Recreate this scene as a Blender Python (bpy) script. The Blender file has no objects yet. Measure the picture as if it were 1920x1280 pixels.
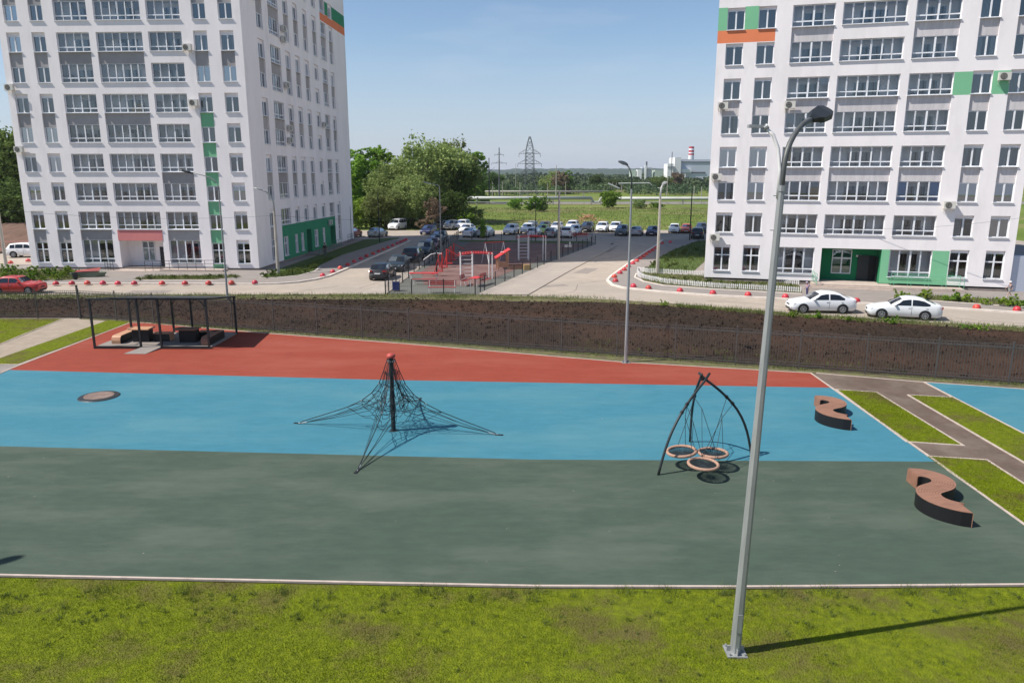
import bpy, math, random
import numpy as np
from mathutils import Vector, Matrix
from math import sin, cos, pi, radians, sqrt, atan2, hypot
random.seed(7); NR = np.random.RandomState(7)
S = bpy.context.scene
# ------------------------------------------------------------------ camera, sky, sun, exposure
F, PITCH, H = 1397.3, radians(12.556), 9.4
cam = bpy.data.cameras.new("camera"); cam.sensor_width = 36; cam.lens = F / 1920 * 36
cam.clip_start = .1; cam.clip_end = 20000
co = bpy.data.objects.new("camera", cam); S.collection.objects.link(co)
co.location = (0, 0, H); co.rotation_euler = (pi / 2 - PITCH, 0, 0)
S.camera = co
S.render.resolution_x = 1024; S.render.resolution_y = 682
SUN_AZ, SUN_EL = radians(193.5), radians(52)      # direction of the sun seen from the ground, from +X
w = bpy.data.worlds.new("World"); S.world = w; w.use_nodes = True
nt = w.node_tree; bg = nt.nodes["Background"]
sky = nt.nodes.new("ShaderNodeTexSky"); sky.sky_type = 'NISHITA'; sky.sun_disc = False
sky.sun_elevation = SUN_EL; sky.sun_rotation = pi / 2 - SUN_AZ
sky.altitude = 100; sky.air_density = 1.0; sky.dust_density = .35; sky.ozone_density = 3.0
stc = nt.nodes.new("ShaderNodeTexCoord"); ssp = nt.nodes.new("ShaderNodeSeparateXYZ"); smr = nt.nodes.new("ShaderNodeMapRange"); smx = nt.nodes.new("ShaderNodeMix")
nt.links.new(stc.outputs['Generated'], ssp.inputs[0]); nt.links.new(ssp.outputs[2], smr.inputs[0]); smr.inputs[1].default_value = .0; smr.inputs[2].default_value = .17; smr.inputs[3].default_value = .80; smr.inputs[4].default_value = 0
smx.data_type = 'RGBA'; nt.links.new(smr.outputs[0], smx.inputs[0]); nt.links.new(sky.outputs[0], smx.inputs[6]); smx.inputs[7].default_value = (3.75, 4.25, 5.6, 1)      # pale summer haze near the horizon
smp = nt.nodes.new("ShaderNodeMapping"); smp.inputs['Scale'].default_value = (3, 3, 16); nt.links.new(stc.outputs['Generated'], smp.inputs[0])
sno = nt.nodes.new("ShaderNodeTexNoise"); sno.inputs['Scale'].default_value = 1.6; sno.inputs['Detail'].default_value = 7; nt.links.new(smp.outputs[0], sno.inputs['Vector'])
sm2 = nt.nodes.new("ShaderNodeMapRange"); sm2.inputs[1].default_value = .56; sm2.inputs[2].default_value = .80; sm2.inputs[4].default_value = .16; nt.links.new(sno.outputs[0], sm2.inputs[0])
sm3 = nt.nodes.new("ShaderNodeMix"); sm3.data_type = 'RGBA'; nt.links.new(sm2.outputs[0], sm3.inputs[0]); nt.links.new(smx.outputs[2], sm3.inputs[6]); sm3.inputs[7].default_value = (6.3, 6.3, 6.9, 1)
nt.links.new(sm3.outputs[2], bg.inputs[0]); bg.inputs[1].default_value = 0.098
sl = bpy.data.lights.new("sun", 'SUN'); sl.energy = 4.95; sl.angle = radians(.53); sl.color = (1, .95, .88)
so = bpy.data.objects.new("sun", sl); S.collection.objects.link(so)
so.rotation_euler = Vector((cos(SUN_AZ) * cos(SUN_EL), sin(SUN_AZ) * cos(SUN_EL), sin(SUN_EL))).to_track_quat('Z', 'Y').to_euler()
S.view_settings.view_transform = 'Standard'; S.view_settings.look = 'None'
S.view_settings.gamma = 1; S.view_settings.exposure = 0.40
# ------------------------------------------------------------------ helpers
CP, SP = cos(PITCH), sin(PITCH)
def ray(x, y):
    u, v = (x - 960) / F, (640 - y) / F
    return Vector((u, CP + v * SP, -SP + v * CP))
def G(x, y, z=0.0):                                  # ground point seen at a photo pixel
    d = ray(x, y); t = (z - H) / d.z
    return Vector((d.x * t, d.y * t))
def AT(x, y, Y):                                     # point at depth Y
    d = ray(x, y); t = Y / d.y
    return Vector((d.x * t, Y, d.z * t + H))
def link(o): S.collection.objects.link(o); return o
def tag(o, label=None, cat=None, group=None, kind=None):
    if label: o['label'] = label
    if cat: o['category'] = cat
    if group: o['group'] = group
    if kind: o['kind'] = kind
    return o
def empty(name, loc=(0, 0, 0), rz=0, label=None, cat=None, group=None):
    o = link(bpy.data.objects.new(name, None)); o.location = (loc[0], loc[1], loc[2] if len(loc) > 2 else 0)
    o.rotation_euler = (0, 0, rz); o.empty_display_size = .2
    return tag(o, label, cat, group)
class MB:
    def __init__(s): s.v = []; s.f = []; s.m = []; s.M = None
    def add(s, vs, fs, mi=0):
        b = len(s.v); s.v += [tuple(v) for v in vs]
        for f in fs: s.f.append(tuple(b + i for i in f)); s.m.append(mi)
        return s
    def quad(s, a, b, c, d, mi=0): return s.add([a, b, c, d], [(0, 1, 2, 3)], mi)
    def box(s, x0, x1, y0, y1, z0, z1, mi=0, T=None):
        vs = [(x, y, z) for x in (x0, x1) for y in (y0, y1) for z in (z0, z1)]
        if T: vs = [T @ Vector(v) for v in vs]
        return s.add(vs, [(0, 1, 3, 2), (4, 6, 7, 5), (0, 4, 5, 1), (2, 3, 7, 6), (0, 2, 6, 4), (1, 5, 7, 3)], mi)
    def cbox(s, c, sz, mi=0, rz=0):
        T = Matrix.Translation(Vector(c)) @ Matrix.Rotation(rz, 4, 'Z'); a, b, h = [q / 2 for q in sz]
        return s.box(-a, a, -b, b, -h, h, mi, T)
    def tube(s, pts, r, n=8, mi=0, cap=True):
        pts = [Vector(p) for p in pts]; k = len(pts)
        rs = r if isinstance(r, (list, tuple)) else [r] * k
        ups = None; vs = []
        for i, p in enumerate(pts):
            d = (pts[min(i + 1, k - 1)] - pts[max(i - 1, 0)])
            if d.length < 1e-9: d = Vector((0, 0, 1))
            d.normalize()
            if ups is None:
                a = Vector((0, 0, 1)) if abs(d.z) < .9 else Vector((1, 0, 0)); ups = d.cross(a).normalized()
            ups = (ups - d * ups.dot(d)).normalized(); q = d.cross(ups)
            for j in range(n):
                t = 2 * pi * j / n + pi / n
                vs.append(p + (ups * cos(t) + q * sin(t)) * rs[i])
        fs = [(i * n + j, i * n + (j + 1) % n, (i + 1) * n + (j + 1) % n, (i + 1) * n + j) for i in range(k - 1) for j in range(n)]
        if cap: fs += [tuple(range(n))[::-1], tuple((k - 1) * n + j for j in range(n))]
        return s.add(vs, fs, mi)
    def cyl(s, c, r, h, n=16, mi=0, r2=None): return s.tube([c, (c[0], c[1], c[2] + h)], [r, r if r2 is None else r2], n, mi)
    def lathe(s, prof, c=(0, 0, 0), n=16, mi=0):
        vs = [(c[0] + r * cos(2 * pi * j / n), c[1] + r * sin(2 * pi * j / n), c[2] + z) for r, z in prof for j in range(n)]
        k = len(prof)
        fs = [(i * n + j, i * n + (j + 1) % n, (i + 1) * n + (j + 1) % n, (i + 1) * n + j) for i in range(k - 1) for j in range(n)]
        return s.add(vs, fs, mi)
    def prism(s, poly, z0, z1, mi=0, side=None):
        n = len(poly); side = mi if side is None else side
        a = sum(poly[i][0] * poly[(i + 1) % n][1] - poly[(i + 1) % n][0] * poly[i][1] for i in range(n))
        if a < 0: poly = poly[::-1]
        vs = [(p[0], p[1], z0) for p in poly] + [(p[0], p[1], z1) for p in poly]
        b = len(s.v); s.v += vs
        s.f.append(tuple(b + n + i for i in range(n))); s.m.append(mi)
        for i in range(n): s.f.append((b + i, b + (i + 1) % n, b + n + (i + 1) % n, b + n + i)); s.m.append(side)
        return s
    def strip(s, pts, w, z0, z1, mi=0, closed=False):
        pts = [Vector((p[0], p[1])) for p in pts]; k = len(pts); L = []; R_ = []
        for i, p in enumerate(pts):
            if closed: a, b = pts[i - 1], pts[(i + 1) % k]
            else: a, b = pts[max(i - 1, 0)], pts[min(i + 1, k - 1)]
            d1 = (p - a).normalized() if (p - a).length > 1e-6 else (b - p).normalized()
            d2 = (b - p).normalized() if (b - p).length > 1e-6 else d1
            n1 = Vector((-d1.y, d1.x)); n2 = Vector((-d2.y, d2.x)); m = (n1 + n2)
            m = m.normalized() if m.length > 1e-6 else n1
            q = (w / 2) / max(.5, m.dot(n1)); L.append(p + m * q); R_.append(p - m * q)
        for i in range(k if closed else k - 1):
            j = (i + 1) % k
            s.prism([tuple(R_[i]), tuple(R_[j]), tuple(L[j]), tuple(L[i])], z0, z1, mi)
        return s
    def mesh(s, name, mats, smooth=False):
        me = bpy.data.meshes.new(name); me.from_pydata(s.v, [], s.f)
        for m in (mats if isinstance(mats, (list, tuple)) else [mats]): me.materials.append(m)
        if any(s.m): me.polygons.foreach_set('material_index', s.m)
        if smooth: me.polygons.foreach_set('use_smooth', [True] * len(s.f))
        me.validate(); me.update(); return me
    def build(s, name, mats, parent=None, smooth=False, loc=None):
        return obj(name, s.mesh(name, mats, smooth), parent, loc)
def obj(name, me, parent=None, loc=None, rz=None):
    o = link(bpy.data.objects.new(name, me))
    if parent: o.parent = parent
    if loc is not None: o.location = (loc[0], loc[1], loc[2] if len(loc) > 2 else 0)
    if rz is not None: o.rotation_euler = (0, 0, rz)
    return o
def kids(o): return KID.get(o.name, [])
def copy_tree(o, parent=None, deep=0):
    c = link(o.copy()); c.parent = parent
    for ch in list(o.children): copy_tree(ch, c)
    return c
def npmesh(name, v, nper, mats):                     # v: (N*nper,3) loose polygons
    v = np.asarray(v, dtype=np.float32); n = len(v) // nper
    me = bpy.data.meshes.new(name); me.vertices.add(len(v)); me.vertices.foreach_set('co', v.ravel())
    me.loops.add(n * nper); me.loops.foreach_set('vertex_index', np.arange(n * nper, dtype=np.int32))
    me.polygons.add(n); me.polygons.foreach_set('loop_start', np.arange(0, n * nper, nper, dtype=np.int32))
    try: me.polygons.foreach_set('loop_total', np.full(n, nper, dtype=np.int32))
    except Exception: pass
    for m in (mats if isinstance(mats, (list, tuple)) else [mats]): me.materials.append(m)
    me.update(); me.validate(); return me
ORD = "zeroth first second third fourth fifth sixth seventh eighth ninth tenth eleventh twelfth thirteenth fourteenth fifteenth sixteenth seventeenth eighteenth nineteenth twentieth twenty-first twenty-second twenty-third twenty-fourth twenty-fifth twenty-sixth twenty-seventh twenty-eighth twenty-ninth thirtieth".split()
# ------------------------------------------------------------------ materials
def mat(name, col, rough=.85, var=.12, scale=2., col2=None, metal=0, bump=0, bscale=30, rnd=0, coat=0, detail=6, spec=.3,
        tint=None, tscale=.15, tlo=.45, thi=.65, stretch=None, transl=0):
    m = bpy.data.materials.new(name); m.use_nodes = True; n = m.node_tree; N = n.nodes; Lk = n.links
    p = N["Principled BSDF"]; p.inputs['Roughness'].default_value = rough; p.inputs['Metallic'].default_value = metal
    p.inputs['Specular IOR Level'].default_value = spec
    if coat: p.inputs['Coat Weight'].default_value = coat; p.inputs['Coat Roughness'].default_value = .06
    tc = N.new('ShaderNodeTexCoord'); src = tc.outputs['Object']
    if stretch:
        mp = N.new('ShaderNodeMapping'); mp.inputs['Scale'].default_value = stretch; Lk.new(src, mp.inputs[0]); src = mp.outputs[0]
    c1 = tuple(col) + (1,)
    c2 = (tuple(col2) if col2 else tuple(max(0, c * (1 - var * 2)) for c in col)) + (1,)
    no = N.new('ShaderNodeTexNoise'); no.inputs['Scale'].default_value = scale; no.inputs['Detail'].default_value = detail
    no.inputs['Roughness'].default_value = .65; Lk.new(src, no.inputs['Vector'])
    cr = N.new('ShaderNodeValToRGB'); cr.color_ramp.elements[0].position = .35; cr.color_ramp.elements[1].position = .68
    cr.color_ramp.elements[0].color = c2; cr.color_ramp.elements[1].color = c1
    Lk.new(no.outputs[0], cr.inputs[0]); out = cr.outputs[0]
    if tint:
        n2 = N.new('ShaderNodeTexNoise'); n2.inputs['Scale'].default_value = tscale; n2.inputs['Detail'].default_value = 11; n2.inputs['Roughness'].default_value = .68
        Lk.new(src, n2.inputs['Vector'])
        r2 = N.new('ShaderNodeMapRange'); r2.inputs[1].default_value = tlo; r2.inputs[2].default_value = thi
        Lk.new(n2.outputs[0], r2.inputs[0])
        mx = N.new('ShaderNodeMix'); mx.data_type = 'RGBA'; Lk.new(r2.outputs[0], mx.inputs[0]); Lk.new(out, mx.inputs[6])
        mx.inputs[7].default_value = tuple(tint) + (1,); out = mx.outputs[2]
    if rnd:
        oi = N.new('ShaderNodeObjectInfo'); mr = N.new('ShaderNodeMapRange'); mr.inputs[3].default_value = 1 - rnd; mr.inputs[4].default_value = 1 + rnd
        Lk.new(oi.outputs['Random'], mr.inputs[0]); hs = N.new('ShaderNodeHueSaturation'); Lk.new(mr.outputs[0], hs.inputs['Value'])
        mr2 = N.new('ShaderNodeMapRange'); mr2.inputs[3].default_value = .5 - rnd * .06; mr2.inputs[4].default_value = .5 + rnd * .06
        ml = N.new('ShaderNodeMath'); ml.operation = 'FRACT'; m7 = N.new('ShaderNodeMath'); m7.operation = 'MULTIPLY'; m7.inputs[1].default_value = 7.3
        Lk.new(oi.outputs['Random'], m7.inputs[0]); Lk.new(m7.outputs[0], ml.inputs[0]); Lk.new(ml.outputs[0], mr2.inputs[0]); Lk.new(mr2.outputs[0], hs.inputs['Hue'])
        Lk.new(out, hs.inputs['Color']); out = hs.outputs[0]
    Lk.new(out, p.inputs['Base Color'])
    if bump:
        nb = N.new('ShaderNodeTexNoise'); nb.inputs['Scale'].default_value = bscale; nb.inputs['Detail'].default_value = 4; Lk.new(src, nb.inputs['Vector'])
        b = N.new('ShaderNodeBump'); b.inputs['Strength'].default_value = bump; b.inputs['Distance'].default_value = .05
        Lk.new(nb.outputs[0], b.inputs['Height']); Lk.new(b.outputs[0], p.inputs['Normal'])
    if transl:
        tr = N.new('ShaderNodeBsdfTranslucent'); Lk.new(out, tr.inputs[0]); ms = N.new('ShaderNodeMixShader'); ms.inputs[0].default_value = transl
        Lk.new(p.outputs[0], ms.inputs[1]); Lk.new(tr.outputs[0], ms.inputs[2]); Lk.new(ms.outputs[0], N['Material Output'].inputs[0])
    return m
def glassmat(name, tr=(.62, .67, .68), refl=1.6, base=.07, dark=None):
    m = bpy.data.materials.new(name); m.use_nodes = True; n = m.node_tree; N = n.nodes; Lk = n.links
    N.remove(N["Principled BSDF"]); o = N['Material Output']
    g = N.new('ShaderNodeBsdfGlossy'); g.inputs['Roughness'].default_value = .015; g.inputs[0].default_value = (.9, .95, 1, 1)
    t = N.new('ShaderNodeBsdfTransparent') if not dark else N.new('ShaderNodeBsdfDiffuse')
    t.inputs[0].default_value = tuple(dark or tr) + (1,)
    fr = N.new('ShaderNodeFresnel'); fr.inputs[0].default_value = 1.5
    ma = N.new('ShaderNodeMath'); ma.operation = 'MULTIPLY_ADD'; ma.inputs[1].default_value = refl; ma.inputs[2].default_value = base
    ma.use_clamp = True; Lk.new(fr.outputs[0], ma.inputs[0])
    ms = N.new('ShaderNodeMixShader'); Lk.new(ma.outputs[0], ms.inputs[0]); Lk.new(t.outputs[0], ms.inputs[1]); Lk.new(g.outputs[0], ms.inputs[2])
    Lk.new(ms.outputs[0], o.inputs[0]); return m
def simple(name, col, rough=.6, **k): return mat(name, col, rough, var=k.pop('var', .06), **k)
M = {}
M['wall'] = mat('white_render', (.87, .82, .81), .9, var=.03, scale=.5, detail=8, tint=(.70, .66, .65), tscale=.7, tlo=.48, thi=.85, stretch=(1, 1, .3), bump=.05, bscale=60)
M['inner'] = mat('recess_plaster', (.86, .84, .85), .9, var=.03, scale=1)
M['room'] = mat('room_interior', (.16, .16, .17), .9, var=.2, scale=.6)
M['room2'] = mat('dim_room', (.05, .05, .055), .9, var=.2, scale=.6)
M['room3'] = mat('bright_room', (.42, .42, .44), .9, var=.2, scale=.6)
M['spandrel'] = mat('grey_spandrel', (.36, .345, .345), .9, var=.06, scale=.8, rnd=.1)
M['spandrel_r'] = mat('stained_spandrel', (.62, .585, .585), .9, var=.1, scale=1.3, rnd=.06, stretch=(3, 1, .5))
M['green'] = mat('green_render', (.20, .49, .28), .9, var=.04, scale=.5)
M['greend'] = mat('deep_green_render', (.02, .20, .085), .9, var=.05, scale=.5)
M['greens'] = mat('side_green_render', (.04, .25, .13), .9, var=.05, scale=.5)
M['orange'] = mat('orange_render', (.76, .23, .105), .9, var=.04, scale=.5)
M['pink'] = mat('red_canopy_render', (.62, .22, .21), .9, var=.04, scale=.5)
M['plinth'] = mat('plinth_concrete', (.26, .22, .20), .9, var=.12, scale=2)
M['frame'] = simple('white_upvc', (.78, .79, .81), .4)
M['glass'] = glassmat('window_glass', tr=(.66, .72, .74), refl=1.6, base=.10)
M['skyglass'] = glassmat('mirror_window_glass', tr=(.30, .38, .44), refl=1.8, base=.30)
M['lglass'] = glassmat('balcony_glass', tr=(.95, .96, .96), refl=1.2, base=.06)
M['dglass'] = glassmat('tinted_glass', dark=(.012, .014, .016), refl=1.5, base=.03)
M['curtain'] = mat('curtain_cloth', (.40, .40, .41), .95, var=.2, scale=4, rnd=.55, stretch=(8, 1, .3))
M['bluefilm'] = mat('blue_film', (.12, .25, .5), .3, var=.1)
M['ochre'] = mat('ochre_board', (.45, .30, .12), .7, var=.15)
M['door'] = simple('dark_door', (.035, .037, .04), .5)
M['ac'] = simple('ac_casing', (.62, .60, .54), .5)
M['black'] = simple('black_plastic', (.012, .012, .013), .5)
M['asphalt'] = mat('pale_asphalt', (.39, .33, .27), .95, var=.10, scale=.5, detail=10, tint=(.30, .26, .22), tscale=.09, bump=.2, bscale=40)
M['walk'] = mat('pale_walkway', (.37, .32, .27), .95, var=.1, scale=.6, detail=10, tint=(.31, .27, .235), tscale=.2)
M['pave'] = mat('grey_pavement', (.27, .235, .21), .95, var=.1, scale=.8, detail=10, tint=(.22, .20, .185), tscale=.3)
M['path'] = mat('dark_asphalt_path', (.135, .10, .080), .95, var=.12, scale=1.2, detail=12, tint=(.17, .135, .11), tscale=.5, bump=.3, bscale=60, spec=.06)
M['sandpath'] = mat('sandy_path', (.34, .28, .215), .95, var=.12, scale=1.5, detail=10, bump=.3)
M['kerb'] = mat('kerb_concrete', (.50, .41, .35), .9, var=.12, scale=3, detail=8)
M['wkerb'] = mat('whitewashed_kerb', (.72, .64, .56), .9, var=.12, scale=2, detail=8)
def rubber(name, col, c2, t, ts=.35): return mat(name, col, .93, scale=2.2, col2=c2, detail=15, tint=t, tscale=ts, tlo=.46, thi=.74, bump=.35, bscale=110, stretch=(.55, 1.5, 1), spec=.2)
M['red'] = rubber('red_rubber', (.265, .052, .030), (.225, .044, .027), (.29, .078, .052), .22)
M['blue'] = rubber('blue_rubber', (.050, .190, .250), (.042, .165, .22), (.085, .215, .255), .2)
M['grn'] = rubber('green_rubber', (.062, .090, .066), (.050, .073, .054), (.098, .120, .092), .3)
M['brub'] = mat('brown_rubber', (.150, .082, .072), .95, var=.1, scale=1, detail=8, tint=(.185, .115, .10), tscale=.4)
M['grub'] = mat('grey_tile', (.13, .13, .115), .95, var=.1, scale=1, detail=8)
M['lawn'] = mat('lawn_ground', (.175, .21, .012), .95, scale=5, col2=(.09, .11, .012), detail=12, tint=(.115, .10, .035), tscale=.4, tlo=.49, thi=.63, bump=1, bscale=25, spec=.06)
M['blade'] = mat('grass_blade', (.265, .33, .010), .8, scale=.75, col2=(.13, .18, .008), detail=10, tint=(.175, .17, .03), tscale=.4, tlo=.49, thi=.63, transl=.35, spec=.06)
M['weed'] = mat('weed_leaf', (.16, .20, .05), .8, scale=.9, col2=(.08, .115, .03), detail=8, transl=.3, spec=.06)
M['reed'] = mat('reed_blade', (.24, .28, .08), .85, scale=.08, col2=(.13, .18, .045), detail=10, tint=(.30, .235, .13), tscale=.04, tlo=.5, thi=.6, transl=.3)
M['wlawn'] = mat('weedy_ground', (.14, .15, .05), .95, scale=2, col2=(.10, .075, .05), detail=12, bump=1, bscale=20)
M['shadelawn'] = mat('shade_toned_lawn', (.075, .12, .022), .95, scale=2, col2=(.05, .07, .02), detail=12, bump=1, bscale=20)  # darker copy of the lawn colour, building shade put into it
M['soil'] = mat('ploughed_soil', (.047, .034, .025), .98, scale=5, col2=(.024, .017, .013), detail=14, bump=1, bscale=24, tint=(.058, .035, .025), tscale=.13, tlo=.44, thi=.6, spec=.06)
M['field'] = mat('meadow', (.17, .205, .05), .95, scale=.06, col2=(.10, .145, .03), detail=14, tint=(.215, .18, .09), tscale=.03, tlo=.5, thi=.62, bump=.6, bscale=1.5, stretch=(.35, 1, 1), spec=.06)
M['bank'] = mat('bare_bank', (.15, .09, .065), .95, scale=.5, col2=(.09, .055, .042), detail=10, bump=1, bscale=3)
M['leafA'] = mat('willow_leaf', (.34, .41, .15), .75, scale=.22, col2=(.19, .25, .08), detail=4, rnd=.3, transl=.3, spec=.06)
M['leafB'] = mat('bright_leaf', (.28, .40, .06), .75, scale=.3, col2=(.15, .25, .035), detail=4, rnd=.3, transl=.35, spec=.06)
M['leafC'] = mat('dark_leaf', (.15, .215, .06), .75, scale=.3, col2=(.08, .125, .035), detail=4, rnd=.3, transl=.25, spec=.06)
M['leafD'] = mat('dry_twig', (.28, .20, .13), .85, scale=.5, col2=(.18, .14, .09), detail=4, rnd=.2, transl=.2)
M['leafF'] = mat('far_leaf', (.15, .20, .085), .85, scale=.02, col2=(.075, .115, .055), detail=6, rnd=.3, transl=.2)
M['bark'] = mat('bark', (.12, .095, .07), .95, var=.25, scale=6, stretch=(1, 1, .3))
M['galv'] = mat('galvanised_steel', (.36, .37, .365), .5, var=.12, scale=4, metal=.35, stretch=(2, 2, .3))
M['dgalv'] = mat('weathered_steel', (.12, .125, .12), .5, var=.1, scale=4, metal=.3)
M['dmetal'] = simple('dark_metal', (.035, .04, .042), .45, metal=.3)
M['fencem'] = mat('fence_steel', (.105, .10, .095), .45, var=.15, scale=3, metal=.2)
M['conc'] = mat('pole_concrete', (.42, .39, .34), .9, var=.12, scale=3, stretch=(2, 2, .4))
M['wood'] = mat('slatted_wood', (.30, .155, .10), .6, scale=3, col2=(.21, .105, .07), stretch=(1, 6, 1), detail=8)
M['plight'] = mat('pale_sunlit_wood', (.52, .30, .18), .5, scale=3, col2=(.42, .22, .13), stretch=(1, 6, 1), detail=8)
M['bolred'] = mat('bollard_red', (.50, .035, .04), .45, var=.12, scale=3, rnd=.15, spec=.5)
M['redp'] = simple('red_paint', (.55, .035, .03), .45, spec=.5)
M['whitep'] = simple('white_paint', (.72, .70, .68), .5)
M['redw'] = mat('red_wood', (.36, .055, .05), .6, var=.15, scale=4)
M['rope'] = simple('dark_rope', (.02, .03, .035), .7)
M['tanrope'] = mat('tan_rope', (.46, .28, .20), .8, var=.15, scale=20, bump=.5, bscale=80)
M['silver'] = simple('silver_clip', (.6, .6, .6), .35, metal=.7)
M['skin'] = simple('skin', (.50, .30, .22), .6)
M['tyre'] = simple('tyre_rubber', (.018, .018, .019), .8)
M['rim'] = simple('alloy_rim', (.42, .43, .45), .35, metal=.6)
M['carglass'] = glassmat('car_glass', dark=(.012, .015, .018), refl=.55, base=.03)
M['lamp_c'] = simple('headlight', (.55, .57, .6), .15, spec=.9)
M['lamp_r'] = simple('tail_light', (.30, .012, .015), .2, spec=.8)
M['plate'] = simple('number_plate', (.7, .7, .68), .5)
M['lens'] = simple('lamp_lens', (.10, .16, .15), .25, spec=.8)
M['facg'] = mat('factory_grey', (.54, .57, .64), .9, var=.03, scale=.05)
M['facw'] = mat('factory_white', (.72, .72, .72), .9, var=.03, scale=.05)
M['facgn'] = mat('factory_green', (.42, .50, .42), .9, var=.05, scale=.1)
M['stackr'] = simple('stack_red', (.45, .035, .06), .8)
M['pipe'] = mat('pipe_cladding', (.47, .48, .45), .6, var=.08, scale=.3, metal=.1)
M['lat'] = simple('lattice_steel', (.10, .105, .115), .7)
M['cart'] = {}
def paint(c):
    k = tuple(c)
    if k not in M['cart']: M['cart'][k] = mat('car_paint', c, .32, var=.02, coat=.4, spec=.4)
    return M['cart'][k]
# ------------------------------------------------------------------ ground, roads, lawns
def flat(name, poly, z, m, zb=None, kind='structure', side=None):
    b = MB(); poly = [tuple(p)[:2] for p in poly]
    b.prism(poly, z - .03 if zb is None else zb, z, 0, 1 if side else None)
    o = b.build(name, [M[m], M[side]] if side else M[m]); o['kind'] = kind; return o
b = MB(); b.quad((-6000, -300, -.06), (6000, -300, -.06), (6000, 9000, -.06), (-6000, 9000, -.06)); o = b.build('ground', M['field']); o['kind'] = 'structure'
flat('pavement', [(-300, 2), (300, 2), (300, -280), (-300, -280)], -.01, 'pave')  # unseen paving behind the camera, added so window reflections turn grey
flat('road', [(-75, 36), (75, 30), (75, 133), (-60, 131), (-75, 120)], 0, 'asphalt')
KL = [(-75, 65.5), (-42.4, 65.4), (-24.5, 65.2), (-22.6, 65.1)]
KL2 = [(-22.6, 65.15), (-20.6, 65.5), (-19.2, 66.4), (-18.1, 68.2), (-17.4, 70.6), (-17.0, 75.7), (-14.9, 108.9), (-15.6, 110.4), (-17.5, 111)]
flat('pavement', KL + KL2[1:] + [(-48, 111), (-48.9, 80.2), (-75, 77)], .10, 'pave', -.02)
KR = [(22.3, 111), (21.0, 106.2), (14.3, 86.1), (9.4, 70.4), (8.7, 67.6), (8.75, 64.7), (9.5, 62.9), (12.4, 60.7), (15.96, 58.85), (21.2, 57), (31.15, 53.2), (35.7, 51.1), (70, 36)]
flat('pavement', KR + [(70, 111)], .10, 'pave', -.02)
b = MB()
for p in (KL + KL2[1:], KR): b.strip(p, .22, -.02, .135)
b.strip([tuple(G(*q)) for q in [(1193, 515), (1190, 522), (1207, 530), (1243.7, 537.5), (1335, 544.5), (1503, 553.5)]], .12, 0, .15)
b.strip([tuple(G(*q)) for q in [(1672, 562), (1760, 567), (1920, 578)]], .12, 0, .13)
b.strip([tuple(G(*q)) for q in [(486, 524), (520, 523), (560, 519), (590, 510.5), (600, 503)]], .12, 0, .13)
b.strip([tuple(G(*q)) for q in [(250, 527.5), (400, 527.5), (453, 522)]], .12, 0, .13)
o = b.build('kerb', M['wkerb']); o['kind'] = 'structure'
LC = Vector((-25.402, 74.687)); lh = radians(-3.065); rh = radians(-15.665)
LX = Vector((cos(lh), sin(lh))); LY = Vector((-sin(lh), cos(lh))); LO = LC - LX * 23.65
RX = Vector((cos(rh), sin(rh))); RY = Vector((-sin(rh), cos(rh))); RO = Vector((17.34, 66.969))
gp = lambda l: [tuple(G(*q)) for q in l]
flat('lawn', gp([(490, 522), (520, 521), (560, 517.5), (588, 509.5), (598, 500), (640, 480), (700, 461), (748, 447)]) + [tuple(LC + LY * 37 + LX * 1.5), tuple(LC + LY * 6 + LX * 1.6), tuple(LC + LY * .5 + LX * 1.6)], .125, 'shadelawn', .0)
flat('flower_bed', gp([(-60, 503), (60, 508), (150, 509), (200, 514), (130, 527), (-60, 529)]), .14, 'wlawn', 0)
flat('flower_bed', gp([(250, 526), (300, 520), (440, 519), (453, 521), (400, 526)]), .14, 'wlawn', 0)
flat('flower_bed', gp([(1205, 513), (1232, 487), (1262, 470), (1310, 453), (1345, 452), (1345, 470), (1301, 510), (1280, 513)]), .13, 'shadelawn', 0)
flat('flower_bed', gp([(1195, 516), (1207, 528), (1243.7, 535.5), (1335, 542.5), (1503, 551.5), (1497, 537), (1400, 528), (1321, 520), (1204, 514)]), .14, 'wlawn', 0)
flat('flower_bed', gp([(1676, 556), (1760, 558), (1920, 568), (2000, 573), (2000, 581), (1920, 577), (1760, 566), (1676, 561)]), .14, 'wlawn', 0)
# sports ground and the walks beside it
SPF = [(-10.2, 59.5), (-2.9, 59.5), (3.4, 80), (11.8, 104.5), (11.5, 108), (-8.2, 111)]
flat('pavement', gp([(668, 556), (724, 553.5), (860, 448), (848, 446), (775, 505), (735, 522), (705, 538)]), .05, 'walk')
flat('pavement', [(-2.9, 59.3), (1.3, 59.3), (5.6, 74), (14.8, 103.5), (11.8, 104.6), (3.4, 80)], .06, 'walk')
flat('sports_ground', SPF, .05, 'grub')
flat('sports_ground', gp([(795, 535), (890, 537), (990, 497), (1105, 458), (885, 453), (835, 480), (790, 510)]), .056, 'brub')
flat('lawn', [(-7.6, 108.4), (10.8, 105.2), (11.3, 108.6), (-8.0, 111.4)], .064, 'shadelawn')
b = MB(); b.strip(gp([(948, 558), (966, 549)]) , .28, .0, .008); b.strip(gp([(972, 546), (1005, 527), (1075, 492), (1130, 465), (1150, 456)]), .30, .0, .008)
o = b.build('road_edge_gutter', M['soil']); o['kind'] = 'structure'
M['patch'] = mat('patched_asphalt', (.27, .235, .205), .95, var=.12, scale=1.5, detail=10)
M['crackm'] = simple('crack_filler', (.10, .09, .08), .95)
rr = random.Random(4); b = MB(); c = MB()
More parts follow.
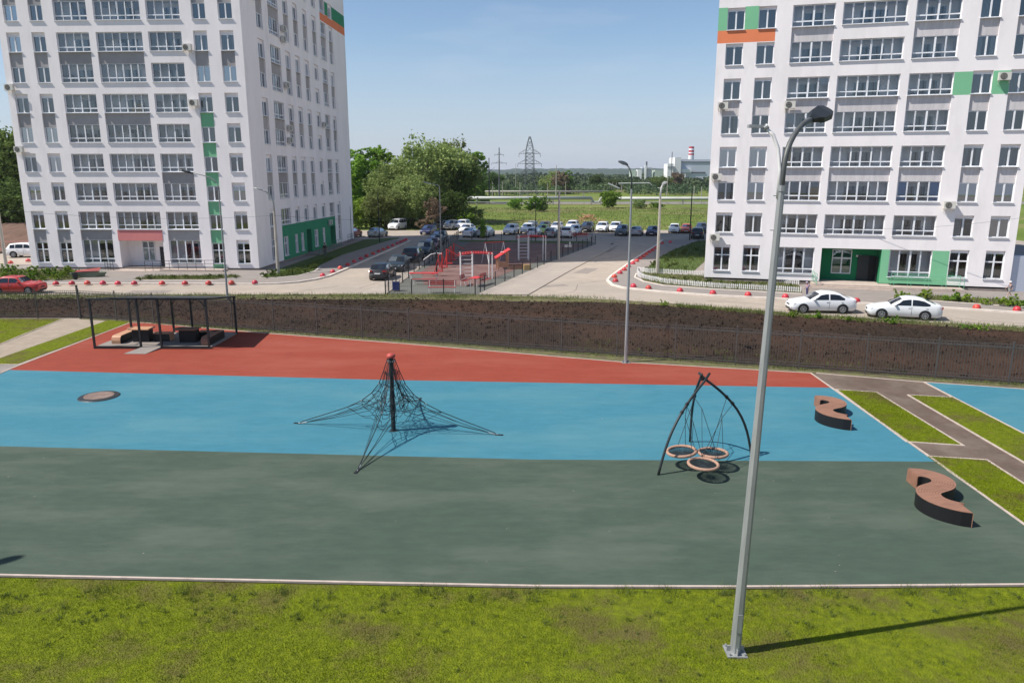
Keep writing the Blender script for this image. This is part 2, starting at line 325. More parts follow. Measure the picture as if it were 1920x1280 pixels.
for x, y, a, w_, l_ in ((-30, 61, .02, 1.6, 3.4), (-8.5, 62.5, .1, 1.2, 2.0), (3.6, 64.5, .4, 1.1, 2.6), (7.5, 75, 1.2, 1.5, 4.5), (25, 51.7, -.3, 1.2, 3.0), (-16, 88, 1.5, 1.4, 5), (12, 96, 1.2, 2, 5), (-3, 122, .1, 3, 9), (18, 120, .1, 2, 7)):
    T = lambda u, v: (x + u * cos(a) - v * sin(a), y + u * sin(a) + v * cos(a)); b.prism([T(-l_ / 2, -w_ / 2), T(l_ / 2, -w_ / 2 * .9), T(l_ / 2 * .96, w_ / 2), T(-l_ / 2, w_ / 2)], -.02, .004)
for x, y, a, n_ in ((-40, 62, .05, 14), (-20, 60, .3, 10), (-13, 63, 1.2, 8), (2, 58.5, .15, 12), (6, 66, .9, 9), (9, 82, 1.25, 14), (15, 56.5, -.25, 13), (30, 49.5, -.35, 10), (-14, 95, 1.5, 12), (0, 116, .1, 18), (14, 112, .3, 14)):
    p = [(x, y)]
    for i in range(n_): a += rr.uniform(-.35, .35); p.append((p[-1][0] + .7 * cos(a), p[-1][1] + .7 * sin(a)))
    c.strip(p, .035, -.01, .006)
o = b.build('road_patch', M['patch']); o['kind'] = 'structure'; o = c.build('road_cracks', M['crackm']); o['kind'] = 'structure'
# soil bank
SB = [(-75, 49.6), (-29, 49.6), (22, 33.6), (60, 21.6)]; ST = [(-75, 57.5), (-20, 57.2), (-9, 57.4), (-2.5, 57.0), (1.5, 56.2), (6, 56.2), (11, 54.6), (19, 50.3), (31.5, 45.1), (60, 33.5)]
def lerpy(P_, x):
    for (a, c), (d, e) in zip(P_, P_[1:]):
        if x <= d: return c + (e - c) * (x - a) / (d - a)
    return P_[-1][1]
def waves(x, y, seed, n=14, k0=.4, k1=6):
    r = np.random.RandomState(seed); o = 0 * x
    for i in range(n):
        k = k0 * (k1 / k0) ** (i / (n - 1)); a = r.rand() * 6.28
        o = o + np.sin(k * (x * np.cos(a) + y * np.sin(a)) + r.rand() * 6.28 + 2 * np.sin(.3 * k * (y * np.cos(a) - x * np.sin(a)))) / (i + 2) ** .6
    return o / 3.2
def sheet(name, x0, x1, dx, lo, hi, ny, m, amp, base, jit, top=None):
    xs = np.arange(x0, x1, dx); nx = len(xs); T = np.linspace(0, 1, ny)
    yl = np.array([lerpy(lo, x) for x in xs]); yh = np.array([lerpy(hi, x) for x in xs])
    X = np.repeat(xs[:, None], ny, 1) + NR.uniform(-.3, .3, (nx, ny)) * dx; Y = yl[:, None] + (yh - yl)[:, None] * T[None] + NR.uniform(-.04, .04, (nx, ny))
    e = np.minimum(1, np.minimum(T, 1 - T) * 6)[None]
    Z = base + (waves(X, Y, 3) * amp + amp * .6 + NR.uniform(0, jit, (nx, ny))) * e + (np.sin(T * pi) * (top or 0))[None]
    v = np.stack([X, Y, Z], -1).reshape(-1, 3)
    i = np.arange(nx - 1)[:, None] * ny + np.arange(ny - 1)[None]
    f = np.stack([i, i + ny, i + ny + 1, i + 1], -1).reshape(-1, 4)
    me = bpy.data.meshes.new(name); me.from_pydata(v.tolist(), [], f.tolist()); me.materials.append(M[m]); me.update()
    o = obj(name, me); o['kind'] = 'structure'; return o
sheet('soil', -70, 55, .13, SB, ST, 84, 'soil', .11, .02, .035, .2)
WT = [(x, y + (2.2 if -40 < x < 3 else .9)) for x, y in ST]
sheet('verge', -70, 55, .5, [(x, y - .4) for x, y in ST], WT, 8, 'wlawn', .05, .05, .05)
def clods(n):
    r = NR; x = r.uniform(-60, 42, n); t = r.rand(n); yl = np.array([lerpy(SB, q) for q in x]); yh = np.array([lerpy(ST, q) for q in x])
    y = yl + (yh - yl) * (.03 + .94 * t); s = .02 + .06 * r.rand(n) ** 3 + .12 * r.rand(n) ** 14
    z = .05 + (waves(x, y, 3) * .11 + .08) + np.sin(t * pi) * .2
    tri = np.array([[1, 0, 0], [-.5, .87, 0], [-.5, -.87, 0], [0, 0, .8]]); F4 = [(0, 1, 3), (1, 2, 3), (2, 0, 3)]
    P_ = tri[None] * s[:, None, None] * r.uniform(.6, 1.3, (n, 4, 3)) + np.stack([x, y, z], -1)[:, None]
    return np.concatenate([P_[:, list(f)] for f in F4], 1).reshape(-1, 3)
o = obj('soil_clods', npmesh('soil_clods', clods(26000), 3, M['soil'])); o['kind'] = 'stuff'; o['label'] = 'loose brown clods lying over the ploughed soil strip behind the fence'
# playground
flat('playground_surface', [(-24.93, 35.66), (-5.64, 33.79), (14.42, 32.5), (14.53, 35.05), (5.76, 37.2), (-6.1, 41.5), (-15, 44.4), (-24.0, 47.7), (-24.93, 47.8)], .02, 'red')
flat('playground_surface', [(-45, 36.0), (-24.93, 35.66), (-5.64, 33.79), (14.42, 32.5), (14.2, 23.57), (.72, 23.76), (-18.19, 25.03), (-45, 26.4)], .02, 'blue')
flat('playground_surface', [(-45, 26.4), (-18.19, 25.03), (.72, 23.76), (14.2, 23.57), (14.02, 15.9), (5.5, 15.78), (.5, 15.81), (-3.3, 15.95), (-12.3, 16.3), (-45, 17.3)], .02, 'grn')
flat('court_surface', gp([(1732, 717), (1920, 730), (2300, 752), (2300, 1010), (2100, 905), (1920, 812), (1786, 743)]), .024, 'blue')
flat('path', [(14.0, 15.9), (14.53, 35.1), (40, 27.4), (40, 8)], .012, 'path')
LA = gp([(1568, 731), (1643, 736), (1806, 836), (1700, 829)]); LB = gp([(1702, 741), (1785, 745.5), (1920, 815), (2100, 907), (2100, 973), (1920, 868)])
LCp = gp([(1738, 856), (1850, 863), (1920, 908), (2060, 995)]) + [(14.2, 17.2), (14.15, 18.5)]
lawn_polys = [LA, LB, LCp]
LD = gp([(-120, 598), (118, 598), (0, 645), (-120, 695)]); LE = gp([(205, 600), (262, 603), (236, 607.5), (22, 686), (-5, 685), (-120, 685), (-120, 712), (0, 673)])
flat('sandy_path', gp([(-200, 730), (0, 673), (0, 645), (118, 598), (205, 600), (0, 673), (-100, 715)]) if False else [(-24.9, 36), (-24.9, 49.4), (-75, 49.4), (-75, 36)], .01, 'sandpath')
for p in (LA, LB, LCp, [(-75, 49.2)] + LD[:0] + gp([(118, 598), (0, 646)]) + [(-75, 28 + 11)], gp([(205, 600), (258, 602), (240, 606.5), (20, 687), (0, 687)]) + [(-60, 35.9), (-60, 35.95)] + gp([(0, 672)])):
    flat('lawn', p, .03, 'lawn')
LDp = [(-75, 49.2)] + gp([(118, 598), (0, 646)]) + [(-75, 39)]; LEp = gp([(205, 600), (258, 602), (240, 606.5), (20, 687), (0, 687)]) + [(-60, 35.9), (-60, 35.95)] + gp([(0, 672)])
lawn_polys += [LDp, LEp]
LFp = [(-32, 2), (32, 2), (32, 13), (14, 15.8), (5.5, 15.68), (.5, 15.71), (-3.3, 15.85), (-12.3, 16.2), (-45, 17.2)]
flat('lawn', LFp, .0, 'lawn')
b = MB()
b.strip([(-45, 17.3), (-12.3, 16.3), (-3.3, 15.95), (.5, 15.81), (5.5, 15.78), (14.0, 15.9)], .07, -.02, .03)
b.strip([(-24.93, 35.2), (-24.93, 47.8), (-24.0, 47.7), (-15, 44.4), (-6.1, 41.5), (5.76, 37.2), (14.53, 35.05)], .08, -.02, .036)
b.strip([(14.53, 35.05), (14.28, 24.1), (14.02, 15.9)], .085, -.02, .037)
b.strip(gp([(1530, 700), (1732, 717), (1920, 730), (2300, 752)]), .08, -.02, .038)
for p in (LA, ): b.strip(p, .08, -.02, .039, closed=True)
b.strip(gp([(1702, 741), (1785, 745.5)]), .08, -.02, .039); b.strip(gp([(1702, 741), (1920, 868), (2100, 973)]), .08, -.02, .040)
b.strip(gp([(1732, 717), (1785, 744.5), (1920, 814), (2100, 906)]), .09, -.02, .041)
b.strip(gp([(1738, 856), (1850, 863), (1920, 908), (2060, 995)]), .08, -.02, .039)
b.strip(gp([(118, 598), (52, 624), (0, 646), (-100, 688)]), .07, -.02, .036); b.strip(gp([(205, 600), (262, 603)]), .07, -.02, .037)
b.strip(gp([(0, 683.5), (42, 684)]), .07, -.02, .038)
o = b.build('kerb', M['kerb']); o['kind'] = 'structure'
flat('pavement', gp([(-120, 684), (40, 684), (0, 702), (-120, 760)]) , .034, 'pave')
flat('verge', [(-28.9, 49.0), (-24.9, 47.88), (-24, 47.78), (-15, 44.48), (-6.1, 41.6), (5.76, 37.28), (14.53, 35.12), (41, 27.0), (41, 27.6), (-28.9, 49.9)], .028, 'wlawn')
# blades of grass
def inpoly(x, y, P_):
    c = np.zeros(len(x), bool); n = len(P_)
    for i in range(n):
        (a, b_), (d, e) = P_[i][:2], P_[(i + 1) % n][:2]
        if abs(e - b_) < 1e-9: continue
        k = ((b_ > y) != (e > y)) & (x < (d - a) * (y - b_) / (e - b_) + a); c ^= k
    return c
def blades(x, y, z, h, wd, lean=.5):
    n = len(x); a = NR.uniform(0, 2 * pi, n); l = NR.uniform(0, lean, n) * h; b_ = a + NR.uniform(-1.5, 1.5, n)
    hx, hy = np.cos(a) * wd / 2, np.sin(a) * wd / 2
    p0 = np.stack([x - hx, y - hy, z + 0 * x], -1); p1 = np.stack([x + hx, y + hy, z + 0 * x], -1)
    p2 = np.stack([x + np.cos(b_) * l, y + np.sin(b_) * l, z + h], -1)
    return np.stack([p0, p1, p2], 1).reshape(-1, 3)
def grass(poly, n, h0, h1, wd, z, m='blade', label='', dens=None, box=None, name='grass'):
    xs = [p[0] for p in poly]; ys = [p[1] for p in poly]; bx = box or (min(xs), max(xs), min(ys), max(ys))
    x = NR.uniform(bx[0], bx[1], n); y = NR.uniform(bx[2], bx[3], n); k = inpoly(x, y, poly)
    if dens is not None: k &= (waves(x, y, dens, k0=.5, k1=8) + NR.uniform(-.35, .35, n)) > -.16
    x, y = x[k], y[k]; h = NR.uniform(h0, h1, len(x)) * (1 + .5 * waves(x, y, 11, k0=.6, k1=5))
    o = obj(name, npmesh(name, blades(x, y, z, h, wd), 3, M[m])); o['kind'] = 'stuff'
    if label: o['label'] = label
    return o
grass(LFp, 190000, .02, .055, .012, 0, label='short bright green lawn grass in the foreground below the playground kerb', dens=5, box=(-15, 15, 10.4, 16.3))
for p, lb in zip(lawn_polys, ['short grass on the lawn triangle right of the upper bench', 'coarse grass on the long lawn left of the right blue court', 'short grass on the lawn right of the lower bench', 'short grass on the far left lawn behind the sandy path', 'short grass on the lawn strip left of the red surface']):
    grass(p, 16000, .015, .045, .018, .03, label=lb, box=(max(-36, min(q[0] for q in p)), min(32, max(q[0] for q in p)), min(q[1] for q in p), max(q[1] for q in p)))
def along(P0, P1, n, spread): t = NR.rand(n); return P0[0] + (P1[0] - P0[0]) * t + NR.normal(0, spread, n), P0[1] + (P1[1] - P0[1]) * t + NR.normal(0, spread, n)
def weedband(n, x0, x1, off, sd, h0, h1, label, wd=.03, line=ST, cl=5):
    x = NR.uniform(x0, x1, n); k = (waves(x, x * 0, cl, k0=.3, k1=4) + NR.uniform(-.5, .5, n)) > -.1; x = x[k]
    y = np.array([lerpy(line, q) for q in x]) + off + NR.normal(0, sd, len(x)); h = NR.uniform(h0, h1, len(x))
    o = obj('weeds', npmesh('weeds', blades(x, y, .06, h, wd, .8), 3, M['weed'])); o['kind'] = 'stuff'; o['label'] = label
weedband(26000, -60, 45, .5, .5, .04, .28, 'weeds and rough grass along the top of the soil strip beside the road')
weedband(9000, -45, 8, 1.4, .4, .06, .3, 'green weeds at the edge of the road behind the soil strip', cl=6)
weedband(5000, -24, 40, -.45, .12, .04, .16, 'thin weeds at the foot of the long fence', line=SB, cl=8)
weedband(5000, 12, 32, -.2, .35, .1, .4, 'weeds on the soil edge in front of the two white cars', cl=9)
x = NR.uniform(-26, 14, 260); y = NR.uniform(16, 36, 260); a_ = NR.uniform(0, 6.28, 260); q = np.array([[-1, -.6], [1, -.7], [.8, .7], [-.9, .6]]); z_ = NR.uniform(.006, .017, 260) * (NR.rand(260) ** 2 + .4)
v_ = np.stack([np.stack([x + z_ * (q[k, 0] * np.cos(a_) - q[k, 1] * np.sin(a_)), y + z_ * (q[k, 0] * np.sin(a_) + q[k, 1] * np.cos(a_)), .026 + 0 * x], -1) for k in range(4)], 1).reshape(-1, 3)
o = obj('litter', npmesh('litter', v_, 4, M['kerb'])); o['kind'] = 'stuff'; o['label'] = 'tiny pale petals and crumbs scattered over the rubber surfaces'
x = NR.uniform(-45, 35, 9000); k = waves(x, x * .3, 77, k0=.3, k1=5) > .25; x = x[k]; t_ = NR.rand(len(x)) ** 1.5; y = np.array([lerpy(SB, u) for u in x]) * (1 - t_) + np.array([lerpy(ST, u) for u in x]) * t_
x = np.repeat(x, 3) + NR.normal(0, .06, len(x) * 3); y = np.repeat(y, 3) + NR.normal(0, .06, len(y) * 3)
o = obj('weeds', npmesh('weeds', blades(x, y, .15, NR.uniform(.05, .16, len(x)), .03, .8), 3, M['weed'])); o['kind'] = 'stuff'; o['label'] = 'sparse young weeds sprouting on the ploughed soil'
for i in range(26):                                   # scattered taller weeds by the near kerb
    pass
def tufts(n, x0, x1, y0, y1, h, label, m='weed', per=24, z=0):
    cx, cy = NR.uniform(x0, x1, n), NR.uniform(y0, y1, n); sz = NR.uniform(.4, 1.2, n); x = np.repeat(cx, per) + NR.normal(0, .05, n * per) * np.repeat(sz, per); y = np.repeat(cy, per) + NR.normal(0, .05, n * per) * np.repeat(sz, per)
    o = obj('weeds', npmesh('weeds', blades(x, y, z, NR.uniform(.4, 1, n * per) * h * np.repeat(sz, per), .014, 1.2), 3, M[m])); o['kind'] = 'stuff'; o['label'] = label
tufts(200, -14, 14, 10.5, 15.5, .09, 'small darker weed rosettes scattered over the foreground lawn'); tufts(160, -14, 14, 14.3, 15.6, .14, 'rough tufts in the lawn close to the kerb')
x = np.concatenate([NR.normal(c, .16, 90) for c in (-9.5, -7.6, -5.3, -2.1, -1.7, .6, 2.6, 3.6, 5.1, 6.2, 7.3, 9.2, 10.2)]); y = 15.55 + NR.normal(0, .12, len(x))
o = obj('weeds', npmesh('weeds', blades(x, y, 0, NR.uniform(.05, .26, len(x)), .012, .9), 3, M['weed'])); o['kind'] = 'stuff'; o['label'] = 'taller weeds standing against the near pink kerb'
# ------------------------------------------------------------------ apartment buildings
MESH = {}
def window_meshes(w, h, transom=0, panes=2):
    k = ('w', round(w, 2), round(h, 2), transom, panes)
    if k in MESH: return MESH[k]
    b = MB(); t = .065
    b.box(0, t, -.03, .05, 0, h); b.box(w - t, w, -.03, .05, 0, h); b.box(t, w - t, -.03, .05, 0, t); b.box(t, w - t, -.03, .05, h - t, h)
    b.box(w / 2 - .06, w / 2 + .06, -.032, .048, t, h - t)
    if transom: b.box(t, w / 2 - .06, -.031, .047, transom - .05, transom + .05); b.box(w / 2 + .06, w - t, -.031, .047, transom - .05, transom + .05)
    g = MB(); g.quad((t, .02, t), (w - t, .02, t), (w - t, .02, h - t), (t, .02, h - t))
    s = MB(); s.box(-.04, w + .04, -.30, -.03, -.05, 0)
    cs = []
    for q in range(3):
        c = MB(); r = random.Random(q + 3); spans = [[(.0, .42)], [(0, .3), (.7, 1)], [(0, .98)]][q]
        for a, e in spans:
            n = int((e - a) * w / .09); xs = [a * w + .04 + (e - a) * (w - .08) * i / n for i in range(n + 1)]
            for i in range(n): c.quad((xs[i], .16 + .05 * (i % 2), .04), (xs[i + 1], .16 + .05 * ((i + 1) % 2), .04), (xs[i + 1], .16 + .05 * ((i + 1) % 2), h), (xs[i], .16 + .05 * (i % 2), h))
        cs.append(c.mesh('curtain', M['curtain']))
    MESH[k] = (b.mesh('window', M['frame']), g.mesh('pane', M['glass']), s.mesh('sill', M['frame']), cs, g.mesh('pane', M['skyglass'])); return MESH[k]
def loggia_meshes(w, h, n, low=.42):
    k = ('l', round(w, 2), round(h, 2), n)
    if k in MESH: return MESH[k]
    b = MB(); t = .06
    b.box(0, t, -.03, .05, 0, h); b.box(w - t, w, -.03, .05, 0, h); b.box(t, w - t, -.03, .05, 0, t); b.box(t, w - t, -.03, .05, h - t * .8, h)
    xs = [t] + [w * i / n for i in range(1, n)] + [w - t]
    for i in range(1, n):
        q = .055 if i == n // 2 else .03; b.box(xs[i] - q, xs[i] + q, -.032, .048, t, h - t * .8)
    for i in range(n):
        q = .05 if (i * 7 + n) % 3 else .03; a = xs[i] + (0 if i == 0 else .03); e = xs[i + 1] - (0 if i == n - 1 else .03)
        b.box(a, e, -.03 - .001 * (i % 2), .046, low - q, low + q)
        if (i + n) % 2 == 0: b.box(a, a + .05, -.045, -.033, low + .05, h - .06); b.box(e - .05, e, -.045, -.033, low + .05, h - .06)
    g = MB(); g.quad((t, .02, t), (w - t, .02, t), (w - t, .02, h - t), (t, .02, h - t))
    s = MB(); s.box(-.04, w + .04, -.30, -.03, -.05, 0)
    d = MB(); D = 1.18; H_ = h - .1
    for a, e, z0 in ((w * .30, w * .52, -.5), (w * .54, w * .76, .15)):
        z1 = H_ - .25
        d.box(a, e, D - .05, D, z0, z1, 0); d.quad((a + .07, D - .056, z0 + .07), (e - .07, D - .056, z0 + .07), (e - .07, D - .056, z1 - .07), (a + .07, D - .056, z1 - .07), 1)
    MESH[k] = (b.mesh('balcony_glazing', M['frame']), g.mesh('pane', M['lglass']), s.mesh('sill', M['frame']), d.mesh('balcony_door', [M['frame'], M['dglass']])); return MESH[k]
BR = random.Random(11)
class Facade:
    def __init__(s, root, O, X, Y, W, top, base_col=0):
        s.root, s.O, s.X, s.Y, s.W, s.top = root, O, X, Y, W, top
        s.holes = []; s.patch = []; s.b = MB(); s.rz = atan2(X.y, X.x)
    def P(s, u, d, z): p = s.O + s.X * u + s.Y * d; return (p.x, p.y, z)
    def hole(s, u0, u1, z0, z1): s.holes.append((u0, u1, z0, z1))
    def put(s, name, me, u, d, z, parent=None):
        if parent: return obj(name, me, parent)
        o = obj(name, me, s.root); o.location = s.P(u, d, z); o.rotation_euler = (0, 0, s.rz); return o
    def open_box(s, u0, u1, z0, z1, d0, d1, side, back, caps=True):
        P, b = s.P, s.b
        b.quad(P(u0, d0, z0), P(u0, d1, z0), P(u0, d1, z1), P(u0, d0, z1), side); b.quad(P(u1, d0, z0), P(u1, d0, z1), P(u1, d1, z1), P(u1, d1, z0), side)
        if caps: b.quad(P(u0, d0, z1), P(u0, d1, z1), P(u1, d1, z1), P(u1, d0, z1), side); b.quad(P(u0, d0, z0), P(u1, d0, z0), P(u1, d1, z0), P(u0, d1, z0), side)
        if back is not None: b.quad(P(u0, d1, z0), P(u1, d1, z0), P(u1, d1, z1), P(u0, d1, z1), back)
    def strip(s, u0, u1, units, kind='w', n=4, spm='spandrel', lint=.33, depth=.2):
        """units: list of (sill, glass head) bottom to top; recessed strip with spandrels between"""
        z0, z1 = units[0][0], units[-1][1] + (lint if kind == 'w' else .03)
        s.hole(u0, u1, z0, z1); s.open_box(u0, u1, z0, z1, 0, depth, 0, None)
        for i, (a, h) in enumerate(units):
            nxt = units[i + 1][0] if i + 1 < len(units) else z1
            if nxt - h > .02:                             # lintel or spandrel panel
                if i + 1 < len(units):
                    b = MB(); b.box(0, u1 - u0, -.06, 0, 0, nxt - h - .05); s.put('spandrel', b.mesh('spandrel', M[spm]), u0, depth, h)
                    s.b.quad(s.P(u0, depth, nxt - .05), s.P(u1, depth, nxt - .05), s.P(u1, depth, nxt), s.P(u0, depth, nxt), 0)
                else: s.b.quad(s.P(u0, depth, h), s.P(u1, depth, h), s.P(u1, depth, z1), s.P(u0, depth, z1), 0)
            w, hh = u1 - u0, h - a
            if kind == 'w':
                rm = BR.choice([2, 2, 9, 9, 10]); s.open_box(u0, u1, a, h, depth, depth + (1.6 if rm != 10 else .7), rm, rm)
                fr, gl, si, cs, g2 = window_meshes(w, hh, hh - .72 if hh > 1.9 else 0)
                o = s.put('window', fr, u0, depth, a)
                s.put('pane', g2 if BR.random() < .22 else gl, 0, 0, 0, o); s.put('sill', si, 0, 0, 0, o)
                if BR.random() < .75: s.put('curtain', BR.choice(cs), 0, 0, 0, o)
            else:
                s.open_box(u0, u1, a - .55 if hh < 2 else a, h, depth, depth + 1.2, 1, 1)
                fr, gl, si, dd = loggia_meshes(w, hh, n, .42)
                o = s.put('balcony_glazing', fr, u0, depth, a)
                s.put('pane', gl, 0, 0, 0, o); s.put('sill', si, 0, 0, 0, o); s.put('balcony_door', dd, 0, 0, 0, o)
                r = BR.random()
                if r < .3:                                # blinds behind some sashes
                    b = MB()
                    for q in range(n):
                        if BR.random() < .45: b.box(w * q / n + .06, w * (q + 1) / n - .05, .08, .085, hh - BR.uniform(.5, hh - .5), hh - .06)
                    if b.v: s.put('blind', b.mesh('blind', M['curtain']), 0, 0, 0, o)
                elif r < .55:
                    b = MB()                              # things stored on the balcony
                    for q in range(3): c = BR.uniform(.3, w - .5); b.box(c, c + BR.uniform(.2, .6), .3, .7, -.4, BR.uniform(.1, .9))
                    s.put('stored_boxes', b.mesh('stored_boxes', M['ochre' if r < .34 else 'room']), 0, 0, 0, o)
    def col(s, u, z):
        for a, e, f, g, m in s.patch:
            if a <= u <= e and f <= z <= g: return m
        return 0
    def finish(s):
        us = sorted(set([0, s.W] + [round(v, 4) for h in s.holes for v in h[:2]] + [round(v, 4) for h in s.patch for v in h[:2]]))
        zs = sorted(set([s.z0, s.top] + [round(v, 4) for h in s.holes for v in h[2:4]] + [round(v, 4) for h in s.patch for v in h[2:4]]))
        for u0, u1 in zip(us, us[1:]):
            for z0, z1 in zip(zs, zs[1:]):
                um, zm = (u0 + u1) / 2, (z0 + z1) / 2
                if zm < s.z0 or any(a < um < e and f < zm < g for a, e, f, g in s.holes): continue
                s.b.quad(s.P(u0, 0, z0), s.P(u1, 0, z0), s.P(u1, 0, z1), s.P(u0, 0, z1), s.col(um, zm))
    z0 = .3
WM = ['wall', 'inner', 'room', 'green', 'orange', 'greend', 'greens', 'pink', 'plinth', 'room2', 'room3']
def pairs(base, rows, groups):
    """groups: list of row-index tuples joined by spandrels"""
    out = []
    for g in groups: out.append([(rows[k][0], rows[k][1]) for k in g])
    return out
def ac(fc, u, z, s=.85):
    if 'ac' not in MESH:
        b = MB(); b.box(0, .85, -.42, -.12, 0, .58); b.box(.05, .1, -.12, 0, -.03, 0); b.box(.75, .8, -.12, 0, -.03, 0)
        b.tube([(.08, -.4, -.02), (.08, -.0, -.3)], .015, 5); b.tube([(.78, -.4, -.02), (.78, 0, -.3)], .015, 5)
        g = MB(); g.tube([(.33, -.42, .29), (.33, -.44, .29)], .24, 18)
        for q in (.07, .13, .19): g.tube([(.33 + q * cos(t * pi / 9), -.445, .29 + q * sin(t * pi / 9)) for t in range(19)], .008, 4, 1)
        MESH['ac'] = (b.mesh('air_conditioner', M['ac']), g.mesh('fan_grille', [M['black'], M['ac']]))
    o = fc.put('air_conditioner', MESH['ac'][0], u, 0, z); obj('fan_grille', MESH['ac'][1], o)
# ---- left building
LB_ = empty('apartment_building', (0, 0, 0), label='white apartment block on the left with grey panels and a green ground floor side', cat='apartment building')
zs = [4.15 + 2.8 * k for k in range(12)]
W_ = {k: (zs[k] - .02, zs[k] + 1.42) for k in range(12)}; W_['g'] = (.74, 2.78)
L_ = {k: (zs[k] - .02, zs[k] + 1.68) for k in range(12)}; L_['g'] = (.74, 3.04)
LFf = Facade(LB_, LO, LX, LY, 23.65, 76)  # unseen upper floors, raised only to lengthen the cast shadow
def strips(fc, u0, u1, groups, D, **k):
    for g in groups: fc.strip(u0, u1, [D[q] for q in g], **k)
c1 = [('g', 0), (1,), (2,), (3, 4), (5, 6), (7, 8)]
strips(LFf, .65, 1.97, c1, W_); strips(LFf, 3.15, 4.47, c1, W_)
strips(LFf, 5.57, 8.81, c1, L_, kind='l', n=4)
strips(LFf, 9.47, 13.99, [(0,), (1,), (2,), (3, 4), (5, 6), (7, 8)], L_, kind='l', n=6)
strips(LFf, 14.58, 17.81, [('g', 0), (1, 2), (3,), (4,), (5,), (6,), (7,), (8,)], L_, kind='l', n=4)
strips(LFf, 18.95, 20.27, [('g', 0, 1, 2, 3, 4)], W_, spm='green'); strips(LFf, 18.95, 20.27, [(5, 6), (7, 8)], W_)
strips(LFf, 21.5, 22.83, [('g',), (0,), (1,), (2,), (3,), (4,), (5, 6), (7, 8)], W_)
LFf.hole(9.47, 13.99, .3, 3.0); LFf.open_box(9.47, 13.99, .12, 3.0, 0, 1.6, 0, 0)
LFf.patch.append((18.95, 20.27, .3, .72, 3))
LFf.finish()
fr, gl, si, cs, g2 = window_meshes(1.3, 2.0, 1.3); o = LFf.put('window', fr, 10.95, 1.55, .8); obj('pane', MESH[('w', 1.3, 2.0, 1.3, 2)][1], o)
b = MB(); b.box(0, .95, -.05, 0, 0, 2.1); o = LFf.put('door', b.mesh('door', M['door']), 12.75, 1.6, .14)
b = MB(); b.box(.8, .85, -.12, -.05, .9, 1.2); b.box(.38, .52, -.06, -.05, 1.6, 1.75); obj('handle', b.mesh('handle', M['silver']), o)
b = MB(); b.box(-.04, 4.56, -.03, .25, 0, 1.06); LFf.put('canopy', b.mesh('canopy', M['pink']), 9.45, 0, 3.0)
LSf = Facade(LB_, LC, LY, -LX, 36.6, 76)
s4 = [(1, 2), (3, 4), (5, 6), (7, 8)]
strips(LSf, 3.86, 5.5, [('g', 0)] + s4, W_)
strips(LSf, 7.15, 10.15, [(0,)] + s4, L_, kind='l', n=4)
for u in (11.65, 14.85, 18.2): strips(LSf, u, u + 1.6, [(0,)] + s4 + [(9, 10)][:1 if u > 14 else 0], W_)
strips(LSf, 21.75, 23.35, [(0,), (1,), (2,), (3,), (4,), (5,), (6,), (7, 8), (9,)], W_)
strips(LSf, 25.1, 27.35, [(0,)] + s4 + [(9,), (10,)], L_, kind='l', n=3)
strips(LSf, 28.75, 30.4, [('g', 0)] + s4 + [(9,), (10,)], W_)
for u in (7.5, 11.1, 13.2, 18.3, 21.6): strips(LSf, u, u + (1.35 if u in (7.5, 18.3) else .95), [('g',)], W_, lint=.05)
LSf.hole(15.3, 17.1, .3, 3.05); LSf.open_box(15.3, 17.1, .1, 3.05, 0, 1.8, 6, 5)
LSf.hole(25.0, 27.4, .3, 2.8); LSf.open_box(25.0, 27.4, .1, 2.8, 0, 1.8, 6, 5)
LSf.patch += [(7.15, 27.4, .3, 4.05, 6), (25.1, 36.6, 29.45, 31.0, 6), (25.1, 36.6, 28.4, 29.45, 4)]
LSf.finish()
for u in (15.5, 25.4): b = MB(); b.box(0, 1.2, -.05, 0, 0, 2.1); LSf.put('door', b.mesh('door', M['door']), u, 1.8, .12)
B_ = LFf.b; n0 = len(B_.v)
B_.v += LSf.b.v; B_.f += [tuple(i + n0 for i in f) for f in LSf.b.f]; B_.m += LSf.b.m
def cornerpts(O, X, Y, W, D): return [O, O + X * W, O + X * W + Y * D, O + Y * D]
C4 = cornerpts(LO, LX, LY, 23.65, 36.6)
for a, c in ((C4[2], C4[3]), (C4[3], C4[0])): B_.quad((a.x, a.y, 0), (c.x, c.y, 0), (c.x, c.y, 76), (a.x, a.y, 76), 0)
B_.add([(p.x, p.y, 76) for p in C4], [(0, 1, 2, 3)], 0)
B_.build('wall', [M[k] for k in WM], LB_)
def plinth(root, O, X, Y, W, D, gaps=()):
    b = MB(); i = .06; q = cornerpts(O + X * i + Y * i, X, Y, W - 2 * i, D - 2 * i)
    b.prism([tuple(p) for p in q], -.02, .30); b.build('plinth', M['plinth'], root)
plinth(LB_, LO, LX, LY, 23.65, 36.6)
for u, z in ((.0, 17.4), (17.95, 20.9), (18.1, 15.9), (.1, 11.6)): ac(LFf, u, z)
for u, z in ((10.3, 23.4), (10.4, 18.7), (10.5, 14.2), (10.4, 12.9), (10.5, 24.5), (23.6, 15.4), (23.9, 3.1), (2.5, 26.2)): ac(LSf, u, z)
